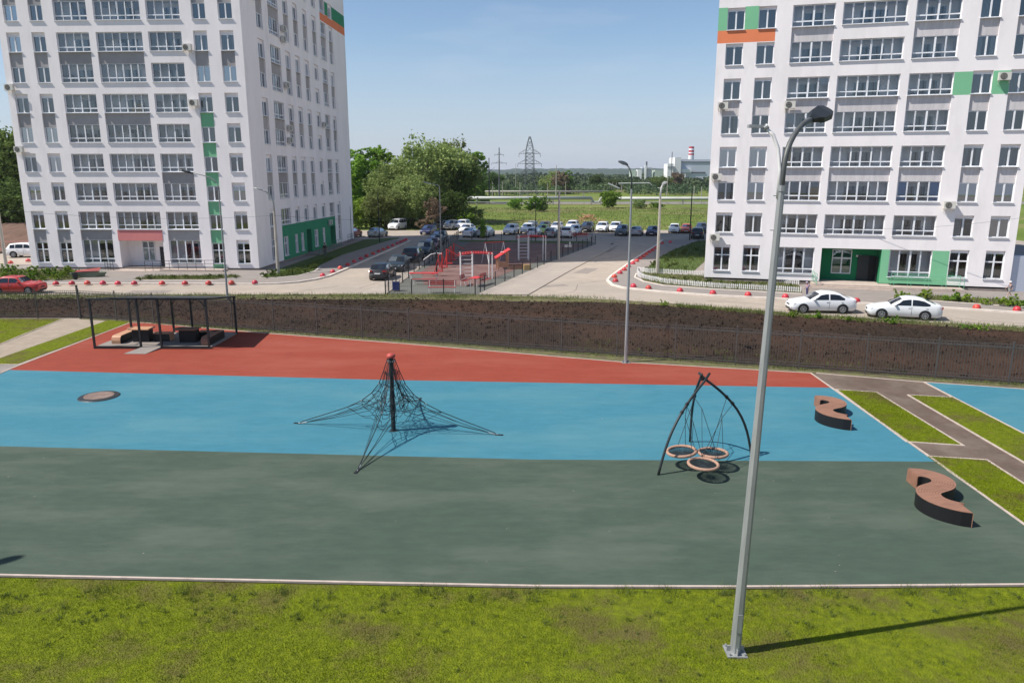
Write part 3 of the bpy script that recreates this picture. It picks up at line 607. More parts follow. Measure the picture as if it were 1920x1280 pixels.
# ---- right building
RB_ = empty('apartment_building', (0, 0, 0), label='white apartment block on the right with light grey panels and a green entrance', cat='apartment building')
zr = [4.5 + 2.8 * k for k in range(9)]
WR = {k: (zr[k] - .02, zr[k] + 1.5) for k in range(9)}; WR['g'] = (1.1, 3.2)
LR = {k: (zr[k] - .02, zr[k] + 1.62) for k in range(9)}; LR['g'] = (1.02, 3.28)
RFf = Facade(RB_, RO, RX, RY, 24.2, 50); RFf.z0 = .45
ck = [('g',), (0,), (1, 2), (3, 4), (5,), (6,), (7, 8)]
cf = [('g',), (0,), (1, 2), (3, 4), (5, 6), (7, 8)]
kw = dict(spm='spandrel_r', lint=.2)
strips(RFf, .73, 2.13, ck, WR, **kw); strips(RFf, 3.22, 4.62, ck, WR, **kw)
strips(RFf, 5.88, 9.13, cf, LR, kind='l', n=4, **kw)
strips(RFf, 9.7, 14.42, [(0,), (1, 2), (3, 4), (5,), (6,), (7, 8)], LR, kind='l', n=6, **kw)
strips(RFf, 15.05, 18.28, cf, LR, kind='l', n=4, **kw)
strips(RFf, 19.6, 21.0, cf, WR, **kw); strips(RFf, 22.2, 23.6, cf, WR, **kw)
RFf.hole(9.7, 14.42, .45, 3.3); RFf.open_box(9.7, 14.42, .38, 3.3, 0, 1.8, 5, 5)
RFf.patch += [(14.42, 19.55, .45, 3.3, 3), (0, 4.62, 20.25, 21.25, 4), (0, .73, 21.25, 23.05, 3), (2.13, 3.22, 21.25, 23.05, 3), (18.28, 19.6, 15.6, 17.35, 3), (21.0, 22.2, 15.6, 17.35, 3)]
RFf.finish()
fr, gl, si, cs, g2 = window_meshes(1.6, 2.1, 1.35); o = RFf.put('window', fr, 10.8, 1.75, .95); obj('pane', gl, o)
b = MB(); b.box(0, .9, -.05, 0, 0, 2.2); RFf.put('door', b.mesh('door', M['door']), 12.9, 1.72, .4)
b = MB(); b.box(0, 1.3, -.003, 0, 0, 2.2); RFf.put('door', b.mesh('door', M['black']), 13.0, 1.79, .4)
b = MB(); b.box(0, .05, -.9, 0, .05, 2.15); b.box(.05, .07, -.8, -.1, .3, 1.9); RFf.put('door', b.mesh('door', M['dmetal']), 14.3, 1.75, .4)
b = MB(); b.box(0, .45, -.02, 0, 0, .16); RFf.put('sign_plate', b.mesh('sign_plate', M['whitep']), 12.75, 1.78, 2.45)
C4 = cornerpts(RO, RX, RY, 24.2, 30)
for a, c in ((C4[2], C4[3]), (C4[3], C4[0]), (C4[1], C4[2])): RFf.b.quad((a.x, a.y, 0.45), (c.x, c.y, 0.45), (c.x, c.y, 50), (a.x, a.y, 50), 0)
RFf.b.add([(p.x, p.y, 50) for p in C4], [(0, 1, 2, 3)], 0)
RFf.b.build('wall', [M[k] for k in WM], RB_)
plinth(RB_, RO, RX, RY, 24.2, 30)
for u, z in ((.35, 14.9), (5.75, 14.85), (.15, 9.0), (.3, 3.75), (18.6, 6.75), (21.3, 16.6)): ac(RFf, u, z)
for o in list(RB_.children):                          # coloured film in one balcony
    pass
b = MB(); b.box(.07, .76, .1, .11, .1, 1.55); b.box(2.5, 3.15, .1, .11, .1, 1.55); RFf.put('blind', b.mesh('blind', M['bluefilm']), 15.05, .2, zr[1])
b = MB(); b.box(.07, .8, .1, .11, .1, 1.55); RFf.put('blind', b.mesh('blind', M['ochre']), 5.9, .2, zr[2])
b = MB(); b.box(2.45, 3.15, .1, .11, .1, 1.55); RFf.put('blind', b.mesh('blind', M['ochre']), 5.9, .2, zr[1])
# entrance steps, ramps and railings
def railing(pts, h=.95, m='dmetal', label='', cat='railing', mid=2, step=1.0, bars=0):
    e = empty('railing', pts[0], label=label, cat=cat)
    b = MB(); q = Vector(e.location); P_ = [Vector(p) - q for p in pts]
    for z in [h] + [h * (i + 1) / (mid + 1) for i in range(mid)]: b.tube([p + Vector((0, 0, z)) for p in P_], .022, 6)
    b.build('handrail', M[m], e)
    for a, c in zip(P_, P_[1:]):
        n = max(1, round((c - a).length / step))
        for i in range(n + (1 if c is P_[-1] else 0)):
            p = a + (c - a) * i / n; k = MB(); k.tube([(0, 0, 0), (0, 0, h)], .022, 6); k.build('post', M[m], e, loc=p)
    return e
def P3(fc, u, d, z): return fc.P(u, d, z)
b = MB(); q = [LFf.P(u, d, 0) for u, d in ((9.3, 1.55), (9.3, -1.3), (14.2, -1.3), (14.2, 1.55))]
b.prism([p[:2] for p in q], 0, .14, 0); q = [LFf.P(u, d, 0) for u, d in ((9.0, -1.3), (9.0, -1.65), (14.2, -1.65), (14.2, -1.3))]; b.prism([p[:2] for p in q], 0, .125, 0)
q = [LFf.P(u, d, 0) for u, d in ((14.2, -.35), (14.2, -1.6), (20.6, -1.6), (20.6, -.35))]; b.prism([p[:2] for p in q], 0, .28, 0)
tag(b.build('entrance_ramp', M['kerb']), 'low concrete ramp and landing in front of the recessed door of the left building', 'ramp')
railing([LFf.P(8.0, -.5, .1), LFf.P(9.4, -1.4, .1)], label='short dark railing left of the recessed door of the left building', h=1.0, step=.5)
railing([LFf.P(12.7, -1.5, .14), LFf.P(14.3, -1.5, .2), LFf.P(20.6, -1.5, .3)], label='long dark railing along the ramp in front of the left building', step=.85)
railing([LSf.P(29.0, -1.2, .3), LSf.P(35.0, -1.2, .3)], label='dark railing at the far end of the left building side wall', step=1.1, h=1.1)
railing([LSf.P(15.0, -1.5, .1), LSf.P(24.5, -1.5, .1)], label='green railing along the shaded green side of the left building', step=1.1, h=1.1, m='greens')
b = MB(); q = [LSf.P(u, d, 0) for u, d in ((14.5, 0), (14.5, -1.7), (35.5, -1.7), (35.5, 0))]; b.prism([p[:2] for p in q], 0, .25, 0)
tag(b.build('entrance_ramp', M['plinth']), 'long shaded concrete walkway against the green side wall of the left building', 'ramp')
b = MB()
for i, z in ((0, .16), (1, .28), (2, .40)):
    q = [RFf.P(u, d, 0) for u, d in ((9.0 + .0 * i, 1.7 if i == 2 else -1.6 + .3 * i + .32), (9.0, -2.2 + .3 * i), (15.2, -2.2 + .3 * i), (15.2, 1.7 if i == 2 else -1.6 + .3 * i + .32))]
    b.prism([p[:2] for p in q], 0, z, 0)
tag(b.build('entrance_steps', M['kerb']), 'wide concrete steps up to the green recessed entrance of the right building', 'steps')
b = MB(); q = [RFf.P(u, d, 0) for u, d in ((15.2, -.25), (15.2, -1.6), (20.6, -1.6), (20.6, -.25))]; b.prism([p[:2] for p in q], 0, .34, 0)
tag(b.build('entrance_ramp', M['kerb']), 'concrete ramp with green railing in front of the right building', 'ramp')
M['grail'] = simple('green_rail_paint', (.16, .42, .26), .5)
railing([RFf.P(15.3, -1.5, .4), RFf.P(20.5, -1.5, .35)], label='green metal railing on the outer edge of the right building ramp', m='grail', step=1.3)
railing([RFf.P(15.3, -.35, .4), RFf.P(20.5, -.35, .35)], label='green metal railing along the wall side of the right building ramp', m='grail', step=1.3)
railing([RFf.P(9.1, -.2, .4), RFf.P(9.3, -1.9, .3)], label='short pale railing left of the steps of the right building', m='grail', step=.6)
b = MB(); q = [RFf.P(u, d, 0) for u, d in ((24.25, 0.2), (24.25, .9), (25.6, 1.3), (25.9, .6))]; b.prism([p[:2] for p in q], .1, 3.0)
tag(b.build('utility_cabinet', M['facg']), 'tall blue grey cabinet at the far right corner of the right building', 'cabinet')
# ------------------------------------------------------------------ long picket fence
def fence_run(root, P0, P1, step, h=1.9, m='fencem', first=True):
    P0, P1 = Vector((*P0, 0)), Vector((*P1, 0)); n = max(1, round((P1 - P0).length / step)); a = atan2(P1.y - P0.y, P1.x - P0.x); L = (P1 - P0).length / n
    if 'fp' not in MESH:
        b = MB(); b.box(-.03, .03, -.03, .03, 0, 2.0); b.box(-.036, .036, -.036, .036, 2.0, 2.02); MESH['fp'] = b.mesh('post', M[m])
    b = MB(); k = int(L / .125)
    for z in (.18, 1.72): b.box(.03, L - .03, -.018, .018, z, z + .045)
    for z in (.34, ): b.box(.03, L - .03, -.012, .012, z, z + .02)
    for i in range(1, k):
        x = L * i / k; b.box(x - .009, x + .009, -.009, .009, .08, 1.9)
    b.box(.03, L - .03, -.012, .012, 1.88, 1.90)
    me = b.mesh('panel', M[m])
    for i in range(n + 1):
        p = P0 + (P1 - P0) * i / n
        obj('post', MESH['fp'], root, p, a)
        if i < n: obj('panel', me, root, p, a)
fe = empty('fence', (0, 0, 0), label='long dark steel picket fence between the playground and the ploughed soil', cat='fence')
fence_run(fe, (-46.4, 49.3), (-29, 49.3), 2.9); fence_run(fe, (-29, 49.3), (43, 26.75), 3.0)
b = MB(); b.box(-.05, .05, -.05, .05, 0, 2.25); b.box(-.06, .06, -.06, .06, 2.25, 2.28); b.build('corner_post', M['fencem'], fe, loc=(-29, 49.2, 0))
# ------------------------------------------------------------------ lamps
def lamp(base, h, arms, label, r=(.10, .045), m='galv', sides=8, plate=True, head='dmetal', group=None, name='street_lamp', hs=1.0, armm=None, cat='street lamp', roll=0):
    """arms: (dx, dy, rise, head_mat) ending relative to the pole top"""
    e = empty(name, (base[0], base[1], 0), label=label, cat=cat, group=group)
    b = MB(); top = h; b.tube([(0, 0, 0), (0, 0, h * .5), (0, 0, top)], [r[0], (r[0] + r[1]) / 2, r[1]], sides); b.build('pole', M[m], e)
    if plate:
        b = MB(); b.cbox((0, 0, .015), (.4, .4, .03))
        for sx in (-1, 1):
            for sy in (-1, 1): b.cyl((sx * .15, sy * .15, .03), .022, .05, 6)
        for q in range(4): b.cbox((cos(q * pi / 2) * .13, sin(q * pi / 2) * .13, .09), (.09, .012, .12), rz=q * pi / 2)
        b.build('base_plate', M[m], e)
        b = MB(); b.box(-.05, .05, -r[0] - .004, -r[0] + .01, .5, .9); b.build('hatch', M[m], e)
    for dx, dy, rise, hm in arms:
        d = Vector((dx, dy, 0)); L = d.length; d.normalize(); ar = r[1] * .8
        pts = [Vector((0, 0, top - .35)), Vector((0, 0, top + rise * .25))]
        for i in range(1, 9):
            t = i / 8; pts.append(d * L * (1 - cos(t * pi / 2 * .86)) / (1 - cos(pi / 2 * .86)) + Vector((0, 0, top + rise * .25 + rise * .75 * sin(t * pi / 2 * .86) / sin(pi / 2 * .86))))
        b = MB(); b.tube(pts, ar, 8); a = b.build('arm', M[armm or m], e, smooth=True)
        b = MB(); p = pts[-1]; az = atan2(d.y, d.x); T = Matrix.Translation(p) @ Matrix.Rotation(az, 4, 'Z') @ Matrix.Rotation(radians(-17), 4, 'Y') @ Matrix.Rotation(radians(roll), 4, 'X')
        prof = [(-.08, .05, .05), (.04, .09, .06), (.14, .15, .06), (.42, .17, .055), (.58, .12, .04), (.66, .04, .02)]
        prof = [(q[0] * hs, q[1] * hs, q[2] * hs) for q in prof]; vs = []
        for x, wd, t in prof: vs += [T @ Vector((x, -wd, -t * .3)), T @ Vector((x, -wd * .8, t)), T @ Vector((x, wd * .8, t)), T @ Vector((x, wd, -t * .3))]
        k = len(prof); fs = [(i * 4 + j, i * 4 + (j + 1) % 4, i * 4 + 4 + (j + 1) % 4, i * 4 + 4 + j) for i in range(k - 1) for j in range(4)] + [(0, 1, 2, 3), (k * 4 - 1, k * 4 - 2, k * 4 - 3, k * 4 - 4)]
        b.add(vs, fs); hd = b.build('lamp_head', M[hm], e)
        b = MB(); b.box(.1 * hs, .54 * hs, -.125 * hs, .125 * hs, -.034 * hs, -.022 * hs, 0, T); b.build('lens', M['lens'], hd)
    return e
p0 = G(1378, 1222); e = lamp(p0, 9.2, [(.72, .78, 1.22, 'dmetal')], 'tall grey eight sided lamp post standing in the foreground lawn', r=(.105, .06), sides=8, hs=1.15, armm='dgalv', roll=32); e.rotation_euler = (0, .024, 0)
b = MB(); b.tube([(-.05, 0, 9.0), (-.06, 0, 9.5), (-.12, .02, 9.85), (-.22, .05, 10.08), (-.36, .08, 10.2)], .03, 8); b.build('arm', M['whitep'], e, smooth=True)
b = MB(); b.cbox((-.5, .1, 10.22), (.3, .12, .05)); b.tube([(-.38, .08, 10.19), (-.32, .07, 10.23)], .05, 10); b.build('lamp_head', M['galv'], e)
b = MB(); b.tube([(0, 0, 9.13), (0, 0, 9.23)], .075, 8); b.tube([(-.13, 0, 9.05), (.13, 0, 9.05)], .009, 5); b.tube([(-.13, 0, 8.45), (.13, 0, 8.45)], .009, 5); b.build('collar', M['galv'], e)
lamp(G(1173, 680), 8.75, [(-.22, .45, 1.15, 'dmetal')], 'slim grey lamp post on the far edge of the red surface', r=(.09, .045), armm='dmetal')
lamp(G(427, 562), 8.3, [(-1.9, -.1, 1.25, 'dmetal')], 'slim lamp post with a long curved arm in front of the left building', r=(.085, .045), hs=1.5, armm='galv')
def cpole(px, top_y, label, arm=None, m='conc', r=(.17, .11), name='utility_pole'):
    g = G(*px); d = ray(px[0], top_y); t = g.y / d.y; h = d.z * t + H
    return lamp(g, h, arm or [], label, r=r, m=m, plate=False, sides=8, name=name, cat='pole' if not arm else 'street lamp', hs=1.3, armm='galv')
cpole((522, 515), 395, 'pale concrete lamp pole at the corner flower bed of the left building', [(-.9, -.1, 1.9, 'galv')], name='street_lamp')
cpole((1047, 488), 358, 'pale concrete pole beside the sports ground walkway')
cpole((1232, 515), 372, 'pale concrete lamp pole rising from the white picket bed', [(.3, .5, 1.3, 'galv')], name='street_lamp')
cpole((1293, 451), 357, 'dark slim pole beside the parked cars right of the side road', m='dmetal', r=(.1, .07))
cpole((827, 488), 352, 'thin grey lamp post left of the exercise machines', [(-1.0, -.1, .4, 'galv')], m='galv', r=(.08, .05), name='street_lamp')
cpole((1004, 452), 378, 'thin dark post between the parked cars and the shaded sports ground', m='dmetal', r=(.07, .05))
cpole((12, 500), 385, 'pale concrete lamp pole at the left edge of the picture', [(-.8, -.2, 1.4, 'galv')], name='street_lamp')
cpole((712, 456), 362, 'thin dark post on the shaded lawn near the silver car', m='dmetal', r=(.07, .05))
cpole((659, 452), 388, 'thin short post with a lamp arm at the far corner of the left building', [(-.4, 0, .3, 'dmetal')], m='dmetal', r=(.07, .05), name='street_lamp')
# lamps whose heads only throw a shadow into the picture stand just outside the frame
lamp((-21.6, 14.0), 9.2, [(.72, .78, 1.22, 'dmetal')], 'tall grey lamp post left of the picture whose head shades the green rubber', hs=1.1, r=(.105, .06))
# ------------------------------------------------------------------ playground things
def rope_net():
    c = G(738, 808); e = empty('climbing_pyramid', (c.x, c.y, 0), label='rope climbing pyramid with a dark central mast and a red cap on the blue rubber', cat='climbing net')
    b = MB(); b.cyl((0, 0, 0), .085, 2.95, 14); b.cyl((0, 0, 0), .16, .03, 14); b.build('mast', M['dmetal'], e, smooth=False)
    b = MB(); b.lathe([(.15, 2.86), (.165, 2.90), (.15, 2.955), (.10, 3.0), (0, 3.02)], n=16); b.lathe([(.0, 2.86), (.15, 2.86)], n=16); b.build('cap', simple('cap_red', (.45, .075, .06), .5), e, smooth=True)
    A = [Vector((*(G(*q) - c), 0)) for q in ((565, 795), (672, 882), (928, 816))]; A.append(Vector((A[0].x + A[2].x - A[1].x - .2, 3.9, 0)))
    lev = [(2.82, .13), (2.3, .32), (1.82, .52), (1.45, .82), (1.12, 1.25), (.82, 1.85), (.5, 2.7), (.12, 3.75)]
    def edge(i, k, tt=0):
        d = A[i].copy(); L = d.length; d.normalize(); z, r = lev[k]; return d * (r * L / 3.8) + Vector((0, 0, z))
    NS = 6; grid = []
    for k in range(len(lev)):
        row = []
        for i in range(4):
            p, q = edge(i, k), edge((i + 1) % 4, k)
            for s in range(NS):
                t = s / NS; m = p.lerp(q, t); pull = 1 - .42 * sin(pi * t) * min(1, k / 4)
                z = m.z + .10 * sin(pi * t) * (k > 2) + random.uniform(-.03, .03) * (0 < s) * (k > 1)
                row.append(Vector((m.x * pull, m.y * pull, z)))
        grid.append(row)
    n4 = 4 * NS
    for i in range(4):
        b = MB(); b.tube([grid[k][i * NS] for k in range(len(lev))] + [A[i] * 1.02 + Vector((0, 0, .03))], .017, 5); b.build('edge_rope', M['rope'], e)
        b = MB(); d = A[i].normalized(); b.tube([A[i] * .93 + Vector((0, 0, .10)), A[i] * 1.03 + Vector((0, 0, .03))], .022, 6, 0); b.cbox(A[i] * 1.04 + Vector((0, 0, .02)), (.3, .1, .04), 1, atan2(d.y, d.x))
        b.build('anchor', [M['galv'], M['black']], e)
    b = MB(); R1, R2 = .011, .0095
    for k in range(1, 6):
        ring = grid[k]
        for j in range(n4):
            p, q = ring[j], ring[(j + 1) % n4]; mid = (p + q) / 2 + Vector((0, 0, (-.10 if (j + k) % 2 else .06)))
            b.tube([p, mid, q], R2, 4, 0, False)
            if k > 2 and j % 2: b.tube([mid, (grid[k - 1][j] + grid[k - 1][(j + 1) % n4]) / 2 + Vector((0, 0, -.05))], R2, 4, 0, False)
    for j in range(n4):
        m = j % NS
        if m == 0: continue
        pts = [grid[k][j] for k in range(0 if j % 2 == 0 else 1, 6)]
        if m != 3:
            an = A[(j // NS + (1 if m > 3 else 0)) % 4]; tgt = an * .96 + Vector((0, 0, .08))
            pts += [grid[5][j].lerp(tgt, .5) - Vector((0, 0, .06 if m in (1, NS - 1) else .03)), tgt]
        b.tube(pts, R1, 4, 0, False)
    for k, rr in ((3, .8), (4, .95), (4, .6), (5, .7)):            # inner webs
        zz = lev[k][0] - (.25 if k < 5 else .3)
        for j in range(n4):
            p, q = grid[k][j] * rr, grid[k][(j + 1) % n4] * rr; p.z = q.z = zz; b.tube([p, (p + q) / 2 - Vector((0, 0, .04)), q], R2, 4, 0, False)
            if j % 2 == 0: b.tube([p, grid[k][j]], R2, 4, 0, False)
    for j in range(0, n4, 2): a = grid[4][j] * .6; a.z = lev[4][0] - .25; b.tube([a, Vector((0, 0, lev[4][0] - .35))], R2, 4, 0, False)
    for j in range(0, n4, 3): b.tube([grid[2][j], grid[2][j] * .2 + Vector((0, 0, 1.4))], R2, 4, 0, False)
    b.build('net', M['rope'], e)
    cl = MB(); cl.cbox((0, 0, 0), (.05, .05, .05)); cm = cl.mesh('rope_clip', M['silver'])
    for k in (2, 4):
        for j in range(0, n4, NS // 2): obj('rope_clip', cm, e, grid[k][j])
    for j in range(0, n4, 3): obj('rope_clip', cm, e, grid[0][j] - Vector((0, 0, .1)))
rope_net()
def nest_swing():
    feet = [G(1234, 891), G(1409, 856), G(1293.7, 829)]; c = (feet[0] + feet[1] + feet[2]) / 3
    e = empty('nest_swing', (c.x, c.y, 0), label='three legged swing with three round tan nest seats on the blue and green rubber', cat='nest swing')
    hub = Vector((6.37 - c.x, 23.9 - c.y, 2.78))
    ends = []
    for i, f in enumerate(feet):
        q = Vector((f.x - c.x, f.y - c.y, 0)); pts = []
        tg = hub + (hub - q).normalized() * .12
        for k in range(13):
            t = k / 12 * 1.04; p = q.lerp(tg, t); out = Vector((q.x - hub.x, q.y - hub.y, 0)).normalized()
            p += (out + Vector((0, 0, .45))) * (.40 * sin(pi * min(1, t)))
            p += out.cross(Vector((0, 0, 1))) * (-.10 * t)
            pts.append(p)
        b = MB(); b.tube(pts, .043, 10); b.build('leg', M['dmetal'], e, smooth=True)
        b = MB()
        for t in (7, 8): b.tube([pts[t] - (pts[t + 1] - pts[t]) * .12, pts[t] + (pts[t + 1] - pts[t]) * .12], .062, 8)
        b.build('clamp', M['black'], e); ends.append(pts)
    b = MB(); b.tube([hub + Vector((-.12, 0, 0)), hub + Vector((.12, 0, .02))], .04, 8); b.build('hub', M['dmetal'], e)
    seats = [Vector((*(G(1278, 843, .6) - c), .55)), Vector((*(G(1337, 846, .6) - c), .55)), Vector((*(G(1319, 864, .6) - c), .5))]
    for si, sc in enumerate(seats):
        tilt = Matrix.Rotation([-.1, .0, .02][si], 4, 'Y') @ Matrix.Rotation([.02, -.03, .03][si], 4, 'X')
        P_ = lambda r, a, z=0: sc + tilt @ Vector((r * cos(a), r * sin(a), z))
        b = MB(); b.tube([P_(.46, i * pi / 14) for i in range(29)], .052, 8, cap=False); st = b.build('seat', M['tanrope'], e, smooth=True)
        b = MB()
        for i in range(28): a = i * pi / 14; b.tube([P_(.43, a), P_(.2, a, -.07), P_(0.02, a, -.09)], .012, 4, cap=False)
        for r, z in ((.38, -.02), (.33, -.035), (.28, -.05), (.23, -.06), (.18, -.07), (.13, -.08), (.08, -.085)): b.tube([P_(r + (.018 if i % 2 else -.018), i * pi / 12, z) for i in range(25)], .011, 4, cap=False)
        b.build('seat_net', M['rope'], st)
        b = MB(); pr = [(0, 2), (1, 2), (0, 1)][si]
        for leg in pr:
            top = ends[leg][7 if (si + leg) % 2 else 8] - Vector((0, 0, .06)); d = top - sc; a0 = atan2(d.y, d.x); hub2 = sc + Vector((d.x * .62, d.y * .62, 1.15)); hub2.z = min(hub2.z, top.z - .15)
            b.tube([top, hub2], .010, 5)
            for s in (-.5, .5): b.tube([hub2, P_(.45, a0 + s, .03)], .010, 4)
        b.build('hanging_rope', M['rope'], e)
nest_swing()
SC = [(12.41, 21.62), (12.62, 21.6), (12.84, 21.46), (12.97, 21.2), (12.95, 20.93), (12.82, 20.70), (12.62, 20.54), (12.38, 20.42), (12.15, 20.26), (12.02, 20.02), (12.0, 19.76), (12.08, 19.5), (12.26, 19.28), (12.53, 19.08)]
def s_bench(off, label):
    pts = [Vector(p) + Vector(off) for p in SC]; c = pts[6]; e = empty('curved_bench', (c.x, c.y, 0), label=label, cat='bench', group='curved benches on the rubber surface')
    if 'sb' not in MESH:
        q = [p - pts[6] for p in pts]; f = []                # resample with Catmull-Rom
        for i in range(len(q) - 1):
            a, b1, c1, d = q[max(i - 1, 0)], q[i], q[i + 1], q[min(i + 2, len(q) - 1)]
            for t in (0, .25, .5, .75): f.append(.5 * (2 * b1 + (c1 - a) * t + (2 * a - 5 * b1 + 4 * c1 - d) * t * t + (3 * b1 - a - 3 * c1 + d) * t ** 3))
        f.append(q[-1]); n = len(f); hw = .325; nr = []
        for i in range(n): d = (f[min(i + 1, n - 1)] - f[max(i - 1, 0)]).normalized(); nr.append(Vector((-d.y, d.x)))
        nr[0] = Vector((.05, 1)).normalized(); nr[-1] = Vector((0, -1)).normalized() if nr[-1].y < 0 else Vector((0, 1))
        top = MB(); side = MB(); K = 9
        for j in range(K):
            a, b2 = -hw + 2 * hw * j / K + .004, -hw + 2 * hw * (j + 1) / K - .004
            for i in range(n - 1):
                A, B, C_, D = f[i] + nr[i] * a, f[i] + nr[i] * b2, f[i + 1] + nr[i + 1] * b2, f[i + 1] + nr[i + 1] * a
                top.add([(*A, .45), (*B, .45), (*C_, .45), (*D, .45), (*A, .42), (*B, .42), (*C_, .42), (*D, .42)], [(0, 3, 2, 1), (0, 1, 5, 4), (2, 3, 7, 6), (1, 2, 6, 5), (3, 0, 4, 7)])
        for s in (-1, 1):
            for i in range(n - 1):
                A, D = f[i] + nr[i] * hw * .99 * s, f[i + 1] + nr[i + 1] * hw * .99 * s
                side.quad((*A, .01), (*D, .01), (*D, .435), (*A, .435))
        for i in range(n - 1): side.quad((*(f[i] + nr[i] * hw * .98), .412), (*(f[i] - nr[i] * hw * .98), .412), (*(f[i + 1] - nr[i + 1] * hw * .98), .412), (*(f[i + 1] + nr[i + 1] * hw * .98), .412))
        endb = MB()
        for i in (0, n - 1):
            for j in range(5):
                z0 = .03 + j * .08; A, B = f[i] + nr[i] * hw, f[i] - nr[i] * hw; dd = (f[0] - f[1]) if i == 0 else (f[-1] - f[-2]); dd = dd.normalized() * .02
                endb.add([(*A, z0), (*B, z0), (*B, z0 + .07), (*A, z0 + .07), (*(A + dd), z0), (*(B + dd), z0), (*(B + dd), z0 + .07), (*(A + dd), z0 + .07)], [(4, 5, 6, 7), (3, 2, 6, 7), (0, 1, 5, 4), (0, 3, 7, 4), (1, 2, 6, 5)])
        MESH['sb'] = (top.mesh('seat', M['wood']), side.mesh('side_panel', M['black']), endb.mesh('end_panel', M['wood']))
    for n_, me in zip(('seat', 'side_panel', 'end_panel'), MESH['sb']): obj(n_, me, e)
s_bench((0, 0), 'curved wooden bench on the green rubber near the right lawn'); s_bench((.22, 7.92), 'curved wooden bench on the blue rubber near the upper right corner')
def pergola():
    A, B = Vector((-23.15, 40.3)), Vector((-16.75, 40.2)); X = (B - A).normalized(); Y = Vector((-X.y, X.x)); D = 4.0
    e = empty('shelter', (A.x, A.y, 0), atan2(X.y, X.x), label='dark steel shelter frame with a low platform on the red surface', cat='shelter'); L = (B - A).length
    xs = [0, L * .405, L * .585, L]
    for row, y, h in ((0, 0, 2.78), (1, D, 2.25)):
        for x in xs: b = MB(); b.box(x - .05, x + .05, y - .05, y + .05, 0, h); s = 1 if x < L * .9 else -1; b.tube([(x, y, h - .45), (x + .35 * s, y, h - .05)], .03, 4); b.build('post', M['dmetal'], e)
    b = MB()
    for x in xs: b.tube([(x, -.1, 2.8), (x, D + .1, 2.27)], .04, 4)
    for y, h in ((0, 2.8), (D, 2.27)): b.tube([(-.1, y, h), (L + .1, y, h)], .05, 4)
    b.build('roof_frame', M['dmetal'], e)
    b = MB(); b.add([(1.1, -.15, 2.87), (L + .15, -.15, 2.87), (L + .15, D + .15, 2.29), (1.1, D + .15, 2.29)] + [(1.1, -.15, 2.9), (L + .15, -.15, 2.9), (L + .15, D + .15, 2.32), (1.1, D + .15, 2.32)], [(0, 1, 2, 3), (4, 5, 6, 7), (0, 1, 5, 4), (1, 2, 6, 5), (2, 3, 7, 6), (3, 0, 4, 7)])
    b.build('roof', M['dmetal'], e)
    b = MB(); b.box(-.02, L + .02, 0.05, D, .03, .12); b.build('platform', M['pave'], e)
    b = MB(); b.box(0, xs[1], -.05, .03, .06, .17); b.box(xs[2], L, -.05, .03, .06, .17); b.build('edge_beam', M['dmetal'], e)
    b = MB(); b.add([(xs[1] + .05, .04, .12), (xs[2] - .05, .04, .12), (xs[2] - .3, -1.25, .03), (xs[1] - .35, -1.25, .03), (xs[1] + .05, .04, .02), (xs[2] - .05, .04, .02)], [(0, 3, 2, 1), (1, 2, 5), (0, 4, 3)]); b.build('ramp', M['pave'], e)
    W = lambda x, y: (A + X * x + Y * y)
    rz = atan2(X.y, X.x)
    def bench(x, y, flip, label, m, mirror=1, two=False):
        p = W(x, y); e = empty('bench', (p.x, p.y, .12), rz, label=label, cat='bench', group='benches under the steel shelter')
        if not two:                                        # long bench running back with rolled front edge
            prof = [(0, 0), (-.02, .2), (.03, .36), (.14, .44), (.3, .46), (2.1, .46)]; b = MB(); s = MB()
            for (a, c), (d, f) in zip(prof, prof[1:]): b.add([(0, a, c), (.5, a, c), (.5, d, f), (0, d, f), (0, a, c - .03), (.5, a, c - .03), (.5, d, f - .03), (0, d, f - .03)], [(0, 1, 2, 3), (4, 5, 6, 7), (0, 3, 7, 4), (1, 2, 6, 5)])
            b.build('seat', m, e)
            for sx in (.01, .49): s.add([(sx, a, c) for a, c in prof] + [(sx, 2.1, 0)], [tuple(range(7))])
            s.quad((0, 2.1, 0), (.5, 2.1, 0), (.5, 2.1, .45), (0, 2.1, .45)); s.build('side_panel', M['black'], e)
        else:
            b = MB(); b.box(-.5, .5, -.25, .25, .42, .46); b.box(.46, .5, -.25, .25, .02, .42); b.build('seat', m, e)
            b = MB(); b.box(-.48, .455, -.24, .24, 0, .415); b.build('side_panel', M['black'], e)
    def table(x, y, label, m):
        p = W(x, y); e = empty('table', (p.x, p.y, .12), rz, label=label, cat='table', group='tables under the steel shelter')
        b = MB(); pts = [(-.35 + .42 * cos(t), .0 + .42 * sin(t)) for t in np.linspace(pi / 2, 3 * pi / 2, 12)] + [(.75, -.42), (.75, .42)]
        pts = [(q[0] * .9, q[1]) for q in pts]; b.prism(pts, .72, .77); b.build('tabletop', m, e)
        b = MB(); b.box(-.35, .6, -.26, .26, 0, .715); b.build('pedestal', M['black'], e)
    bench(.55, .75, 0, 'sun-toned curved end bench at the left side of the shelter platform', M['plight']); table(1.85, 1.5, 'sun-toned wooden table in the sunlit left half of the shelter', M['plight']); bench(3.05, 1.75, 0, 'short sun-toned wooden bench right of the sunlit table', M['plight'], two=True)  # set in the sun gets paler wood, sunlight put into the colour
    bench(5.75, .45, 0, 'shade-toned curved end bench at the right side of the shelter platform', M['wood']); table(4.55, 1.45, 'shade-toned wooden table in the shaded right half of the shelter', M['wood']); bench(5.45, 2.2, 0, 'short shade-toned wooden bench behind the shaded table', M['wood'], two=True)  # matching set in darker wood, roof shade put into the colour
pergola()
c = G(186, 744); e = empty('manhole_cover', (c.x, c.y, 0), label='round manhole cover with a dark rim in the blue rubber', cat='manhole cover')
